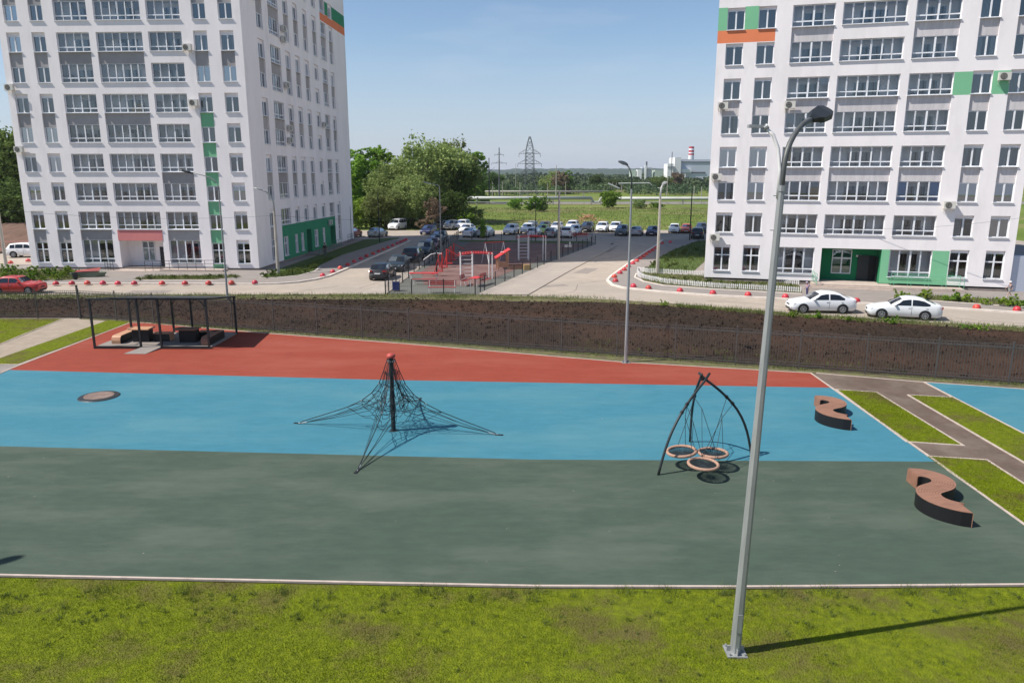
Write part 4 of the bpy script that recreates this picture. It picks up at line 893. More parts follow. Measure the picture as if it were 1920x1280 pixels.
b = MB(); b.lathe([(.62, .021), (.62, .07), (.80, .05), (.84, .02)], n=32); b.build('rim', M['dmetal'], e, smooth=False)
b = MB(); b.lathe([(0, .085), (.5, .085), (.6, .075), (.62, .02)], n=32); b.build('lid', mat('worn_lid', (.24, .17, .14), .8, var=.2, scale=3), e)
# ------------------------------------------------------------------ red dome bollards
b = MB(); b.lathe([(.27, 0), (.27, .05), (.25, .15), (.19, .25), (.10, .305), (0, .325)], n=14); BOL = b.mesh('bollard', M['bolred'], smooth=True)
def bollards(pts, where, group):
    for i, p in enumerate(pts):
        g = G(*p, .1); o = obj('bollard', BOL, None, (g.x, g.y, .1), i * 1.3)
        tag(o, f"red dome bollard, {ORD[i + 1]} {where}", 'bollard', group)
bollards([(20, 494), (53, 490)], 'from the left beside the white off-roader', 'bollards at the left edge')
bollards([(x, y) for x, y in ((75, 532), (105, 533.5), (135, 533), (164, 532.5), (193, 532.5), (221, 533), (252, 533), (304, 533), (347, 533), (391, 532.5), (434, 532), (478, 531.5))], 'from left on the kerb before the left building', 'bollards on the kerb before the left building')
bollards([(605, 518), (624, 511), (638, 504), (652, 498), (664, 492), (676.7, 486.5), (687.6, 481.5), (699.6, 477), (710, 472.5), (719, 469), (727.7, 465.5), (736.3, 461.5), (744.8, 457.5), (751, 455), (756.5, 452.5), (761.5, 450.5)], 'from near, on the kerb left of the dark cars', 'bollards on the kerb left of the dark cars')
bollards([(1154, 528), (1152, 520), (1162.4, 513), (1170.4, 507), (1178, 500.5), (1186.5, 495), (1194, 490.5), (1200, 486), (1206, 482), (1211.5, 478), (1217.4, 474), (1223.5, 470.5), (1229, 466.5), (1234, 463), (1241.8, 457), (1256.7, 455)], 'from near, along the left edge of the right pavement', 'bollards on the left edge of the right pavement')
bollards([(1187.6, 538), (1216, 541.5), (1275, 546.5), (1336.5, 551), (1402.5, 554), (1472.5, 558), (1606, 566), (1831, 578), (1906.7, 582)], 'from left on the kerb before the right building', 'bollards on the kerb before the right building')
# ------------------------------------------------------------------ cars
CARD = {  # L, W, wheel r, wheel xs, sill z, top line, belt, cabin (cowl, roof front, roof back, deck), side windows
 'sedan': dict(L=4.45, W=1.78, r=.325, wx=(.83, 3.48), top=[(0, .50), (.06, .66), (.35, .80), (.8, .89), (1.2, .95), (1.95, 1.37), (2.35, 1.46), (2.9, 1.46), (3.3, 1.38), (3.98, 1.06), (4.35, 1.03), (4.43, .95), (4.45, .55)], cab=(1.2, 1.95, 3.3, 3.98), win=[(1.45, 2.52, .1), (2.6, 3.6, .32)]),
 'liftback': dict(L=4.5, W=1.76, r=.32, wx=(.84, 3.45), top=[(0, .52), (.05, .68), (.35, .78), (.85, .88), (1.3, .94), (2.05, 1.38), (2.45, 1.46), (2.95, 1.45), (3.45, 1.34), (4.1, 1.06), (4.38, 1.02), (4.48, .92), (4.5, .55)], cab=(1.3, 2.05, 3.4, 4.1), win=[(1.55, 2.58, .1), (2.65, 3.72, .32)]),
 'hatch': dict(L=4.0, W=1.72, r=.32, wx=(.78, 3.25), top=[(0, .48), (.06, .66), (.35, .84), (.75, .92), (1.05, .98), (1.8, 1.42), (2.2, 1.52), (2.9, 1.51), (3.45, 1.42), (3.85, 1.0), (3.96, .9), (4.0, .5)], cab=(1.05, 1.8, 3.45, 3.85), win=[(1.3, 2.4, .1), (2.47, 3.4, .2)]),
 'suv': dict(L=4.5, W=1.86, r=.37, wx=(.87, 3.55), top=[(0, .62), (.05, .82), (.3, .98), (.8, 1.07), (1.15, 1.10), (1.8, 1.57), (2.2, 1.68), (3.1, 1.68), (3.95, 1.60), (4.3, 1.15), (4.46, 1.05), (4.5, .6)], cab=(1.15, 1.8, 3.95, 4.3), win=[(1.4, 2.4, .1), (2.47, 3.3, .02), (3.37, 3.9, .1)]),
 'van': dict(L=4.8, W=1.88, r=.34, wx=(.85, 3.9), top=[(0, .60), (.05, .85), (.3, 1.05), (.7, 1.15), (.9, 1.2), (1.5, 1.78), (1.9, 1.9), (3.5, 1.92), (4.55, 1.88), (4.72, 1.2), (4.78, 1.0), (4.8, .55)], cab=(.9, 1.5, 4.55, 4.72), win=[(1.15, 2.2, .1), (2.28, 3.3, .0), (3.38, 4.35, .0)]),
 'classic': dict(L=4.1, W=1.62, r=.30, wx=(.72, 3.15), top=[(0, .55), (.02, .80), (.3, .86), (.8, .90), (1.2, .93), (1.55, 1.32), (1.8, 1.40), (2.7, 1.41), (2.95, 1.36), (3.3, .95), (4.0, .90), (4.08, .86), (4.1, .5)], cab=(1.2, 1.55, 2.95, 3.3), win=[(1.34, 2.2, .04), (2.27, 3.08, .06)]),
}
def interp(P_, x):
    for (a, c), (d, e) in zip(P_, P_[1:]):
        if x <= d: return c + (e - c) * (x - a) / max(1e-6, d - a)
    return P_[-1][1]
def car_meshes(kind, col):
    key = (kind, tuple(col))
    if key in MESH: return MESH[key]
    D = CARD[kind]; L, W, top = D['L'], D['W'], D['top']; hw = W / 2; c0, c1, c2, c3 = D['cab']; Hm = max(t[1] for t in top)
    belt = interp(top, c0) - .02; zb = .20 if kind != 'suv' else .27
    xs = sorted(set([t[0] for t in top] + [.18, .55, L - .12, L - .3] + list(D['wx']) + [1.6, 2.5, 3.1]))
    def section(x):
        zt = interp(top, x); e = min(x, L - x); k = 1 - .16 * max(0, 1 - e / .45) ** 2 - (.03 if kind != 'classic' else .0) * max(0, 1 - e / 1.2)
        w0 = hw * k; zl = zb + .10 * max(0, 1 - e / .2)
        incab = c0 < x < c3 + .0; bt = min(belt, zt - .03) if incab else zt - .05
        wt = w0 * (1 - .20 * min(1, max(0, (zt - bt)) / .5)) if incab else w0 * .93
        sh = zb + (bt - zb) * .55
        return [(0, zl), (w0 * .88, zl), (w0 * .965, zl + .07), (w0, sh), (w0 * .985, (sh + bt) / 2), (w0 * .95, bt), (wt * .965, zt - .05 if incab else zt - .02), (wt * .90, zt - .012), (wt * .5, zt + .012), (0, zt + .018)]
    S_ = [section(x) for x in xs]; n = len(S_[0]); b = MB()
    vs = []; m = 2 * n - 2
    for x, s in zip(xs, S_): vs += [(x, y, z) for y, z in s] + [(x, -y, z) for y, z in s[-2:0:-1]]
    fs = [(i * m + j, i * m + (j + 1) % m, (i + 1) * m + (j + 1) % m, (i + 1) * m + j) for i in range(len(xs) - 1) for j in range(m)]
    b.add(vs, fs); b.add([], []); b.f += [tuple(range(m)), tuple(range((len(xs) - 1) * m, len(xs) * m))[::-1]]; b.m += [0, 0]
    def sp(x, t, off=.008):                             # point on the cabin side
        for i in range(len(xs) - 1):
            if xs[i] <= x <= xs[i + 1]:
                f = (x - xs[i]) / (xs[i + 1] - xs[i]); A = [Vector(S_[i][q]).lerp(Vector(S_[i + 1][q]), f) for q in (5, 6)]; p = A[0].lerp(A[1], t); return p.x + off, p.y
        return (hw, .5)
    g = MB(); sides = []
    for wi, (a, c, tap) in enumerate(D['win']):
        N_ = 6
        for s in (1, -1):
            P_ = []
            for i in range(N_ + 1):
                x = a + (c - a) * i / N_; xt = x
                hi_ = .86; zt = interp(top, x); 
                if x < c1: hi_ = .86 * min(1, max(0, (x - c0 - .06) / (c1 - c0)))
                if x > c2 and c3 > c2: hi_ = .86 * max(0.05, 1 - (x - c2) / (c3 - c2) * .9)
                y0, z0 = sp(x, .06); y1, z1 = sp(x, max(.1, hi_)); P_.append(((x, s * y0, z0), (x, s * y1, z1)))
            for i in range(N_): g.quad(P_[i][0], P_[i + 1][0], P_[i + 1][1], P_[i][1])
    def topglass(a, c, lo, hi, N_=3):
        for i in range(N_):
            x0 = a + (c - a) * (lo + (hi - lo) * i / N_); x1 = a + (c - a) * (lo + (hi - lo) * (i + 1) / N_); r_ = []
            for x in (x0, x1):
                s = section(x); r_.append((x, s[7][0] * .97, s[7][1] + .012, s[8][0], s[8][1] + .012, s[9][1] + .012))
            (xa, ya, za, yb, zb_, zc), (xd, yd, zd, ye, ze, zf) = r_
            for s in (1, -1):
                g.quad((xa, s * ya, za), (xd, s * yd, zd), (xd, s * ye, ze), (xa, s * yb, zb_)); g.quad((xa, s * yb, zb_), (xd, s * ye, ze), (xd, 0, zf), (xa, 0, zc))
    topglass(c0, c1, .06, .94); topglass(c2, c3, .08, .92)
    # arches and trim
    for x in D['wx']:
        for s in (1, -1):
            R_ = D['r'] + .055; pts = [(x + R_ * cos(t), s * (hw + .004), max(zb - .02, D['r'] + R_ * sin(t))) for t in np.linspace(-.5, pi + .5, 18)]
            b.add(pts, [tuple(range(18))], 1)
    e_ = section(.1); b.box(-.005, .05, -hw * .62, hw * .62, zb + .02, zb + .17, 1); b.box(-.012, .03, -hw * .35, hw * .35, .52 * Hm / 1.46, .60 * Hm / 1.46, 1)
    b.box(L - .05, L + .005, -hw * .6, hw * .6, zb, zb + .14, 1)
    for x in (D['win'][0][1] + .035, ):
        for s in (1, -1): b.box(x - .006, x + .006, s * hw * .998 - .004, s * hw * .998 + .004, zb + .12, belt - .02, 1)
    for s in (1, -1):
        y, z = sp(D['win'][0][0] + .12, .05); b.box(D['win'][0][0] + .02, D['win'][0][0] + .14, min(s * y, s * (y + .17)), max(s * y, s * (y + .17)), z, z + .11, 0)
        for x in (D['win'][0][1] - .16, D['win'][1][1] - .25): b.box(x, x + .13, s * hw * .995 - .012, s * hw * .995 + .012, belt - .13, belt - .10, 2)
    hl = MB(); z = .66 * Hm / 1.46; hl.add([(.10, .0, z - .05), (-.0, -.26, z - .04), (-.0, -.26, z + .07), (.22, .02, z + .09)], [(0, 1, 2, 3)])
    HL = []
    for s in (1, -1):
        q = MB(); y1 = hw * .90; q.add([(.015, s * (y1 - .36), z - .05), (.15, s * (y1 + .015), z - .03), (.30, s * (y1 + .055), z + .07), (.05, s * (y1 - .34), z + .07)], [(0, 1, 2, 3)]); HL.append(q.mesh('headlight', M['lamp_c']))
    TL = []; z = .86 * Hm / 1.46
    for s in (1, -1):
        q = MB(); y1 = hw * .90; q.add([(L - .002, s * (y1 - .25), z - .07), (L - .10, s * (y1 + .02), z - .07), (L - .22, s * (y1 + .06), z + .06), (L + .012, s * (y1 - .25), z + .07)], [(0, 1, 2, 3)]); q.box(L - .06, L + .006, min(s * (y1 - .3), s * (y1 - .04)), max(s * (y1 - .3), s * (y1 - .04)), z - .075, z + .07); TL.append(q.mesh('tail_light', M['lamp_r']))
    pl = MB(); pl.box(-.02, -.005, -.26, .26, .36, .47); pr = MB(); zz = .62 if kind != 'sedan' else .72; pr.box(L + .006, L + .02, -.26, .26, zz, zz + .11)
    wh = MB(); r = D['r']; wh.tube([(0, -.1, 0), (0, .1, 0)], r, 22); rm = MB(); rm.tube([(0, .07, 0), (0, .106, 0)], r * .66, 18, 1)
    for i in range(7): a = i * 2 * pi / 7; rm.tube([(0, .108, 0), (r * .6 * cos(a), .110, r * .6 * sin(a))], .03, 4, 0)
    rm.tube([(r * .6 * cos(i * pi / 9), .108, r * .6 * sin(i * pi / 9)) for i in range(19)], .022, 5, 0)
    MESH[key] = dict(body=b.mesh('body', [paint(col), M['black'], M['silver']], smooth=False), glass=g.mesh('windows', M['carglass']), hl=HL, tl=TL, pl=pl.mesh('number_plate', M['plate']), pr=pr.mesh('number_plate', M['plate']),
        tyre=wh.mesh('wheel', M['tyre']), rim=rm.mesh('rim', [M['rim'], M['black']]))
    me = MESH[key]['body']; me.polygons.foreach_set('use_smooth', [len(p.vertices) == 4 and p.material_index == 0 for p in me.polygons])
    return MESH[key]
def car(kind, col, pos, ang, label, cat='car', group=None, name='parked_car', plate=True, roof=None):
    """pos: centre on the ground, ang: direction the front faces"""
    m = car_meshes(kind, col); D = CARD[kind]; e = empty(name, (pos[0], pos[1], 0), ang + pi, label=label, cat=cat, group=group); L = D['L']
    def put(nm, me, x=0, y=0, z=0, par=e): o = obj(nm, me, par); o.location = (x, y, z); return o
    put('body', m['body'], -L / 2); put('windows', m['glass'], -L / 2)
    for h in m['hl']: put('headlight', h, -L / 2)
    for h in m['tl']: put('tail_light', h, -L / 2)
    if plate: put('number_plate', m['pl'], -L / 2); put('number_plate', m['pr'], -L / 2)
    for x in D['wx']:
        for s in (1, -1):
            w_ = put('wheel', m['tyre'], x - L / 2, s * (D['W'] / 2 - .08), D['r']); 
            if s < 0: w_.rotation_euler = (0, 0, pi)
            put('rim', m['rim'], par=w_)
    return e
def near(px, ang_back, L): g = G(*px); return g + Vector((cos(ang_back), sin(ang_back))) * L / 2
WH = (.72, .72, .73); BK = (.012, .012, .014); DG = (.055, .06, .065); SV = (.38, .39, .40); NB = (.012, .016, .06)
a = atan2(*(lambda v: (v.y, v.x))(G(1608, 590) - G(1480, 588)))
car('sedan', WH, G(1545, 587.5) + Vector((.0, .75)), a + pi, 'white saloon parked by the road, the nearer the lamp post, with a red tail light', group='white cars before the right building')
car('liftback', (.70, .71, .71), G(1702, 599) + Vector((0, .75)), atan2(*(lambda v: (v.y, v.x))(G(1633, 596) - G(1768, 603))), 'white saloon parked on the road before the green ramp, rightmost on this road', group='white cars before the right building')
car('classic', (.42, .03, .025), G(30, 552) + Vector((-.35, .8)), 0.03, 'old red boxy saloon behind the fence at the left edge', plate=False)
car('suv', WH, G(38, 483) + Vector((.6, .8)), radians(8), 'white off-roader parked left of the left building', name='parked_car')
rd_ = atan2(33.2, 2.12)
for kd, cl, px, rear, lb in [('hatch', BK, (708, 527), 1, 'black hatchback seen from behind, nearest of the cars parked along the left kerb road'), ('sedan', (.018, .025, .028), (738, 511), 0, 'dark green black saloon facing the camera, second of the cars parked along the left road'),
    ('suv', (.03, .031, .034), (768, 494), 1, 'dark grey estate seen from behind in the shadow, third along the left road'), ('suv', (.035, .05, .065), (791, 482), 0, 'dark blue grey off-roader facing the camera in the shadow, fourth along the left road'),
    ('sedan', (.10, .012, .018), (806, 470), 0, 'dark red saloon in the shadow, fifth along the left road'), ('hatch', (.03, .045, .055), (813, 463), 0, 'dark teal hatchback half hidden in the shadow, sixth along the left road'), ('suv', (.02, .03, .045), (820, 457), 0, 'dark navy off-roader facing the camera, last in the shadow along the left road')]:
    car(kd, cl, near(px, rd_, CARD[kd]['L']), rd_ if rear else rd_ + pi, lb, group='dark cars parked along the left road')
bk = atan2(.965, .262)
rows = [('suv', WH, (735, 432), 0, 'van', 'white minivan facing the camera, alone at the left end of the car park'), ('sedan', (.30, .33, .32), (697, 446), 1, '', 'grey green saloon seen from behind beside the thin posts left of the car park'),
 ('hatch', (.25, .012, .03), (650, 446), 1, '', 'dark red hatchback peeping out behind the left building'), ('hatch', (.02, .02, .075), (795, 441), 0, '', 'dark blue small hatchback facing the camera in the car park'),
 ('suv', (.06, .065, .07), (817, 432), 0, '', 'dark grey off-roader in the back row right of the dark blue hatchback'), ('suv', (.36, .36, .34), (838, 432), 0, '', 'silver off-roader in the back row beside the thin lamp post'),
 ('suv', WH, (860, 431), 0, '', 'white off-roader behind two white saloons in the car park'), ('sedan', WH, (868, 438), 0, '', 'white saloon facing the camera between two white cars left of the sports ground'),
 ('sedan', (.62, .64, .68), (875, 446), 1, '', 'white saloon with a blue tinted rear window seen from behind'), ('suv', (.52, .54, .54), (903, 446), 1, '', 'pale silver estate seen from behind beside the small tree'),
 ('suv', (.74, .74, .74), (952, 441), 0, '', 'large white off-roader facing the camera right of the small tree'), ('suv', WH, (984, 439), 0, '', 'white off-roader with a black grille behind the red climbing frame'),
 ('hatch', (.25, .26, .27), (992, 432), 0, '', 'grey hatchback in the back row above the white one with a black grille'), ('hatch', (.50, .52, .58), (997, 446), 1, '', 'blue grey hatchback seen from behind above the shaded climbing frame'),
 ('hatch', (.48, .62, .10), (1012, 440), 0, '', 'lime green hatchback in the car park'), ('sedan', (.12, .10, .07), (1016, 432), 0, '', 'brown saloon hidden behind the lime green hatchback'),
 ('hatch', (.26, .25, .25), (1029, 446.5), 1, '', 'grey pickup like hatchback seen from behind right of the lime green car'), ('hatch', (.55, .55, .57), (1040, 434), 0, '', 'pale silver hatchback in the back row beside the concrete pole'),
 ('suv', (.66, .67, .68), (1060, 447), 1, '', 'white estate seen from behind right of the concrete pole'), ('hatch', (.7, .72, .75), (1074, 441), 0, '', 'white hatchback facing the camera right of the white estate'),
 ('suv', WH, (1069, 433), 0, '', 'white off-roader in the back row above the white hatchback'), ('suv', (.03, .03, .032), (1097, 436), 0, '', 'black off-roader under the pile of dry brushwood'),
 ('suv', (.74, .74, .74), (1126, 436), 0, '', 'large white off-roader alone in the middle of the back row'), ('suv', WH, (1151, 436), 0, '', 'white off-roader behind the dark grey one right of centre'),
 ('suv', (.10, .115, .125), (1163, 443), 0, '', 'dark grey off-roader facing the camera left of the slim lamp post'), ('sedan', (.30, .31, .35), (1191, 443), 1, '', 'silver grey saloon seen from behind right of the slim lamp post'),
 ('sedan', (.02, .012, .04), (1221, 443), 0, '', 'dark purple saloon facing the camera left of the concrete lamp pole'), ('hatch', (.74, .73, .70), (1263, 438), 0, '', 'white hatchback alone in the gap of the back row on the right'),
 ('sedan', (.50, .10, .05), (1286, 438), 0, '', 'orange red saloon behind the dark slim pole on the right'), ('suv', (.09, .09, .11), (1314, 438), 0, '', 'grey off-roader half hidden by the right building'), ('suv', (.035, .035, .04), (1307, 449), 1, '', 'dark off-roader in the shadow beside the right building')]
for kd, cl, px, rear, kk, lb in rows:
    kd = kk or kd; car(kd, cl, near(px, bk, CARD[kd]['L']), bk if rear else bk + pi, lb, group='cars in the car park', cat='van' if kd == 'van' else 'car')
car('sedan', (.35, .37, .37), (-10.6, 262), pi, 'small silver car driving on the distant highway', name='car')
car('sedan', (.2, .22, .28), (62, 98), 1.2, 'blue grey saloon behind the right building at the right edge'); car('suv', (.5, .5, .5), (68, 112), 1.2, 'silver off-roader far behind the right building at the right edge')
# ------------------------------------------------------------------ sports ground fence and equipment
def postmesh():
    if 'sp' not in MESH:
        b = MB(); b.box(-.04, .04, -.04, .04, 0, 1.25); MESH['sp'] = b.mesh('post', M['dmetal'])
    return MESH['sp']
M['mesh'] = glassmat('wire_mesh', tr=(.80, .82, .82), refl=0, base=.0)
def lowfence(pts, label):
    e = empty('mesh_fence', (0, 0, 0), label=label, cat='fence', group='low mesh fences round the sports ground'); P_ = [Vector((*p, .05)) for p in pts]
    for p in P_: obj('post', postmesh(), e, p)
    for a, c in zip(P_, P_[1:]):
        b = MB(); L = (c - a).length; an = atan2(c.y - a.y, c.x - a.x); 
        for z in (.15, .65, 1.18): b.box(.04, L - .04, -.006, .006, z, z + .012)
        for i in range(1, int(L / .16)): b.box(.16 * i - .002, .16 * i + .002, -.003, .003, .15, 1.18)
        b.build('mesh_panel', M['fencem'], e, loc=a).rotation_euler = (0, 0, an)
def seg(a, c, n): a, c = Vector(a), Vector(c); return [tuple(a + (c - a) * i / n) for i in range(n + 1)]
lowfence([tuple(G(*q)) for q in ((723, 553), (729, 548), (743, 537.5), (755, 531), (766.4, 523), (776.7, 513), (786.4, 506), (796, 503))] + seg(G(805, 496), G(860, 448), 12)[0:], 'low mesh fence along the left side of the sports ground')
lowfence([tuple(G(*q)) for q in ((723, 553.4), (772, 553), (832, 553), (891, 552.8))], 'low mesh fence along the near side of the sports ground')
lowfence([tuple(G(*q)) for q in ((891, 553), (900.6, 549), (908.6, 545), (928.6, 536.8), (946.7, 528.8), (963.8, 521), (979.4, 515), (994, 508.5), (1007.8, 503.5), (1020, 497.5))] + seg(G(1033, 491), (11.6, 104.2), 9), 'low mesh fence along the right side of the sports ground')
lowfence(seg((-8.1, 110.8), (11.5, 107.8), 9), 'low mesh fence along the far side of the sports ground')
GZ = .06
def thing_at(px, label, cat, name, rz=0, group=None): g = G(*px, GZ); return empty(name, (g.x, g.y, GZ), rz, label, cat, group)
def slat_bench(px, rz, label, L=2.0, table=False, back=True):
    e = thing_at(px, label, 'bench', 'bench', rz, 'red slatted benches on the sports ground')
    b = MB()
    for i in range(4): b.box(-L / 2, L / 2, -.22 + i * .12, -.13 + i * .12, .45, .48)
    b.build('seat', M['redw'], e)
    if back:
        b = MB()
        for i in range(3): b.box(-L / 2, L / 2, .26 + i * .02, .29 + i * .02, .60 + i * .13, .70 + i * .13)
        b.build('backrest', M['redw'], e)
    for x in (-L / 2 + .12, L / 2 - .12):
        b = MB(); b.tube([(x, -.2, 0), (x, -.2, .45), (x, .22, .45), (x, .30, .98 if back else .45)], .025, 6); b.tube([(x, .25, 0), (x, .22, .45)], .025, 6); b.build('leg', M['whitep'], e)
def red_table(px, rz, label, L=1.4):
    e = thing_at(px, label, 'table', 'table', rz, 'red tables on the sports ground')
    b = MB(); b.box(-L / 2, L / 2, -.38, .38, .72, .76); b.build('tabletop', M['redp'], e)
    for x in (-L / 2 + .15, L / 2 - .15): b = MB(); b.tube([(x, -.3, 0), (x, -.3, .72), (x, .3, .72), (x, .3, 0)], .025, 6); b.build('leg', M['whitep'], e)
slat_bench((829, 549), 0.02, 'red slatted bench seen from behind at the near edge of the sports ground', 2.3)
slat_bench((797, 533), 0.05, 'low red bench just left of the exercise machines', 2.2, back=False)
red_table((795, 527), 0.03, 'long red table with white legs at the left of the sports ground', 2.6)
slat_bench((873, 535), 1.35, 'red bench left of the small red table', 1.5); slat_bench((911, 533), 1.2, 'red bench right of the small red table', 1.7)
red_table((893, 536), 1.25, 'small pinkish red table between two red benches', 1.5)
slat_bench((1088, 449), 0, 'red bench far away in the shadow beyond the climbing frame', 2.6)
def monkey(px, rz, label, w=3.2, d=1.5, h=2.5, arch=.0):
    e = thing_at(px, label, 'climbing bars', 'monkey_bars', rz, 'red topped climbing frames')
    for x in (-w / 2, -w / 2 + 1.1, w / 2 - .3, w / 2):
        for y in ((-d / 2, d / 2) if abs(x) < w / 2 - .5 or x < 0 else (-d / 2,)):
            b = MB(); b.cyl((x, y, 0), .05, h + .15, 8); b.build('post', M['whitep'], e)
    b = MB()
    for i in range(6): b.tube([(-w / 2, -d / 2, .35 + i * .36), (-w / 2 + 1.1, -d / 2, .35 + i * .36)], .022, 6)
    b.build('wall_bars', M['whitep'], e)
    b = MB()
    for y in (-d / 2, d / 2): b.tube([(-w / 2 - .2, y, h - .05), (-w / 4, y, h + arch * .8), (0, y, h + arch), (w / 4, y, h + arch * .8), (w / 2 + .15, y, h)], .045, 6)
    for i in range(13): x = -w / 2 + w * i / 12; z = h + arch * (1 - (2 * x / w) ** 2); b.tube([(x, -d / 2, z), (x, d / 2, z)], .03, 5); 
    b.build('overhead_ladder', M['redp'], e)
monkey((893, 521), .1, 'red topped climbing frame with white posts in the sunny half', arch=.12, w=2.9, h=2.25)
monkey((997, 487), .05, 'red topped climbing frame in the shaded half of the sports ground', arch=.1, w=3.0, h=2.6)
e = thing_at((927, 494), 'red and white A-frame swing between the climbing frame and the sandbox', 'swing', 'swing', .5)
for x in (-1.1, 1.1): b = MB(); b.tube([(x, -.9, 0), (x, 0, 2.3)], .035, 6); b.tube([(x, .9, 0), (x, 0, 2.3)], .035, 6); b.build('leg', M['whitep'], e)
b = MB(); b.tube([(-1.2, 0, 2.3), (1.2, 0, 2.3)], .045, 6); b.build('top_bar', M['redp'], e)
b = MB(); b.box(-.25, .25, -.12, .12, .48, .52); st = b.build('seat', M['redp'], e)
b = MB(); b.tube([(-.22, 0, .5), (-.22, 0, 2.3)], .01, 4); b.tube([(.22, 0, .5), (.22, 0, 2.3)], .01, 4); b.build('chain', M['galv'], e)
e = thing_at((955, 503), 'sandbox with a tilted red roof and wooden sides', 'sandbox', 'sandbox', .15)
b = MB(); T = Matrix.Rotation(-.55, 4, 'Y'); b.box(-1.0, .75, -.8, .8, 0, .06, 0, Matrix.Translation((-.6, 0, 1.6)) @ T)
for i in range(5): b.box(-1.05, -.95, -.8 + i * .35, -.62 + i * .35, 0, .07, 0, Matrix.Translation((-.6, 0, 1.6)) @ T); 
b.build('roof', M['redp'], e)
b = MB(); b.tube([(-.6, 0, 1.66), (-.6, 0, 1.69)], .35, 14, 0); b.build('roof_panel', simple('pale_pink', (.7, .35, .33)), e)
for y in (-.6, .6):
    for x, h in ((-1.3, 1.25), (-.3, 1.75)): b = MB(); b.box(x, x + .15, y - .07, y + .07, 0, h); b.build('post', M['plight'], e)
b = MB(); b.box(-1.15, -.3, -.64, -.58, .2, .8); b.build('side_panel', M['plight'], e)
b = MB(); b.box(-.1, 1.9, -.9, -.8, 0, .32); b.box(-.1, 1.9, .8, .9, 0, .32); b.box(1.9, 2.0, -.9, .9, 0, .32); b.build('side_board', M['wood'], e)
b = MB(); b.box(1.3, 2.0, -1.5, -.95, 0, .5); b.build('box_seat', M['ochre'], e)
b = MB(); b.box(-.1, 1.9, -.8, .8, .02, .1); b.build('sand', M['sandpath'], e)
def trainer(px, rz, label, v):
    e = thing_at(px, label, 'exercise machine', 'exercise_machine', rz, 'red exercise machines')
    b = MB(); b.cyl((0, 0, 0), .07, 1.9 if v else 2.2, 10); b.build('post', M['black'] if not v else M['redp'], e)
    b = MB()
    if v == 0: b.tube([(0, 0, 2.15), (-.5, -.1, 2.05), (-1.2, -.3, 1.55)], .04, 6); b.tube([(0, 0, 2.15), (.5, 0, 2.1)], .04, 6)
    elif v == 1: b.tube([(0, 0, 1.8), (-.35, 0, 1.6), (-.25, 0, .5), (.3, 0, .35)], .045, 6); b.tube([(.1, 0, 1.2), (.5, .3, .9)], .035, 6)
    else: b.tube([(0, 0, 1.85), (.7, .1, 1.5), (1.2, .2, 1.2)], .035, 6); b.tube([(0, .2, 1.5), (-.3, .2, .5)], .045, 6)
    b.build('arm', M['redp'] if v else M['whitep'], e)
    b = MB(); b.box(.1, .6, -.2, .2, .40, .46); b.box(-.5, -.2, -.15, .15, .15, .2); b.build('footrest', M['redp'], e)
    for s in (-1, 1): b = MB(); b.tube([(-.25, s * .22, .3), (0, s * .22, 1.0), (.1, s * .25, 1.55)], .022, 6); b.build('handle', M['redp'], e)
trainer((819, 517), 0, 'dark post exercise machine with a pale swinging arm, nearest of the row', 0)
trainer((829, 509), .3, 'red stepping machine, second in the row of exercise machines', 1); trainer((838, 501), -.2, 'red leg trainer, third in the row of exercise machines', 2)
trainer((846, 494), .4, 'red pulling machine at the edge of the shadow', 1); trainer((851, 488), .1, 'red machine with a long slanting arm in the shadow', 2)
e = thing_at((1065, 470), 'small spring rocker in the shadow beside the walkway', 'spring rocker', 'spring_rocker', .5)
b = MB(); b.box(-.5, .5, -.04, .04, .45, .75); b.box(.2, .35, -.05, .05, .75, 1.1); b.build('body', M['whitep'], e); b = MB(); b.tube([(.06 * cos(i), .06 * sin(i), i * .02) for i in range(22)], .02, 5); b.build('spring', M['dmetal'], e)
e = thing_at((743, 545), 'small dark blue litter bin inside the left corner of the sports ground', 'litter bin', 'litter_bin')
b = MB(); b.box(-.28, .28, -.22, .22, .08, .75); b.box(-.24, .24, -.18, .18, .75, .752, 1); b.build('bin', [simple('navy_paint', (.03, .04, .14), .5), M['black']], e); b = MB(); b.box(-.3, -.28, -.05, .05, 0, .9); b.box(.28, .3, -.05, .05, 0, .9); b.build('stand', M['dmetal'], e)
# planter, dark bin and white picket bed
g = G(165, 521); e = empty('planter', (g.x, g.y, .1), .15, 'low boat shaped wooden planter beside the left flower bed', 'planter')
b = MB(); o_ = [(-1.6, 0), (-1.3, -.4), (.9, -.45), (1.7, 0), (.9, .45), (-1.3, .4)]
for i in range(6): a, c = o_[i], o_[(i + 1) % 6]; b.add([(a[0] * .85, a[1] * .8, 0), (c[0] * .85, c[1] * .8, 0), (*c, .42), (*a, .42), (a[0] * .8, a[1] * .75, .02), (c[0] * .8, c[1] * .75, .02), (c[0] * .94, c[1] * .9, .42), (a[0] * .94, a[1] * .9, .42)], [(0, 1, 2, 3), (4, 5, 6, 7), (3, 2, 6, 7)])
b.build('hull', simple('grey_green_boards', (.19, .22, .16), .8, var=.15), e); b = MB(); b.prism([(p[0] * .93, p[1] * .88) for p in o_], .3, .34); b.build('soil_fill', M['soil'], e)
b = MB(); b.add([(-1.2, .3, .45), (.9, .35, .5), (1.0, .6, .8), (-1.1, .55, .55), (-1.2, .3, .41), (.9, .35, .46), (1.0, .6, .76), (-1.1, .55, .51)], [(0, 1, 2, 3), (4, 5, 6, 7), (0, 1, 5, 4), (2, 3, 7, 6), (1, 2, 6, 5)]); b.build('backboard', M['redw'], e)
g = G(142, 526); e = empty('litter_bin', (g.x, g.y, .1), 0, 'dark round urn bin beside the boat shaped planter', 'litter bin')
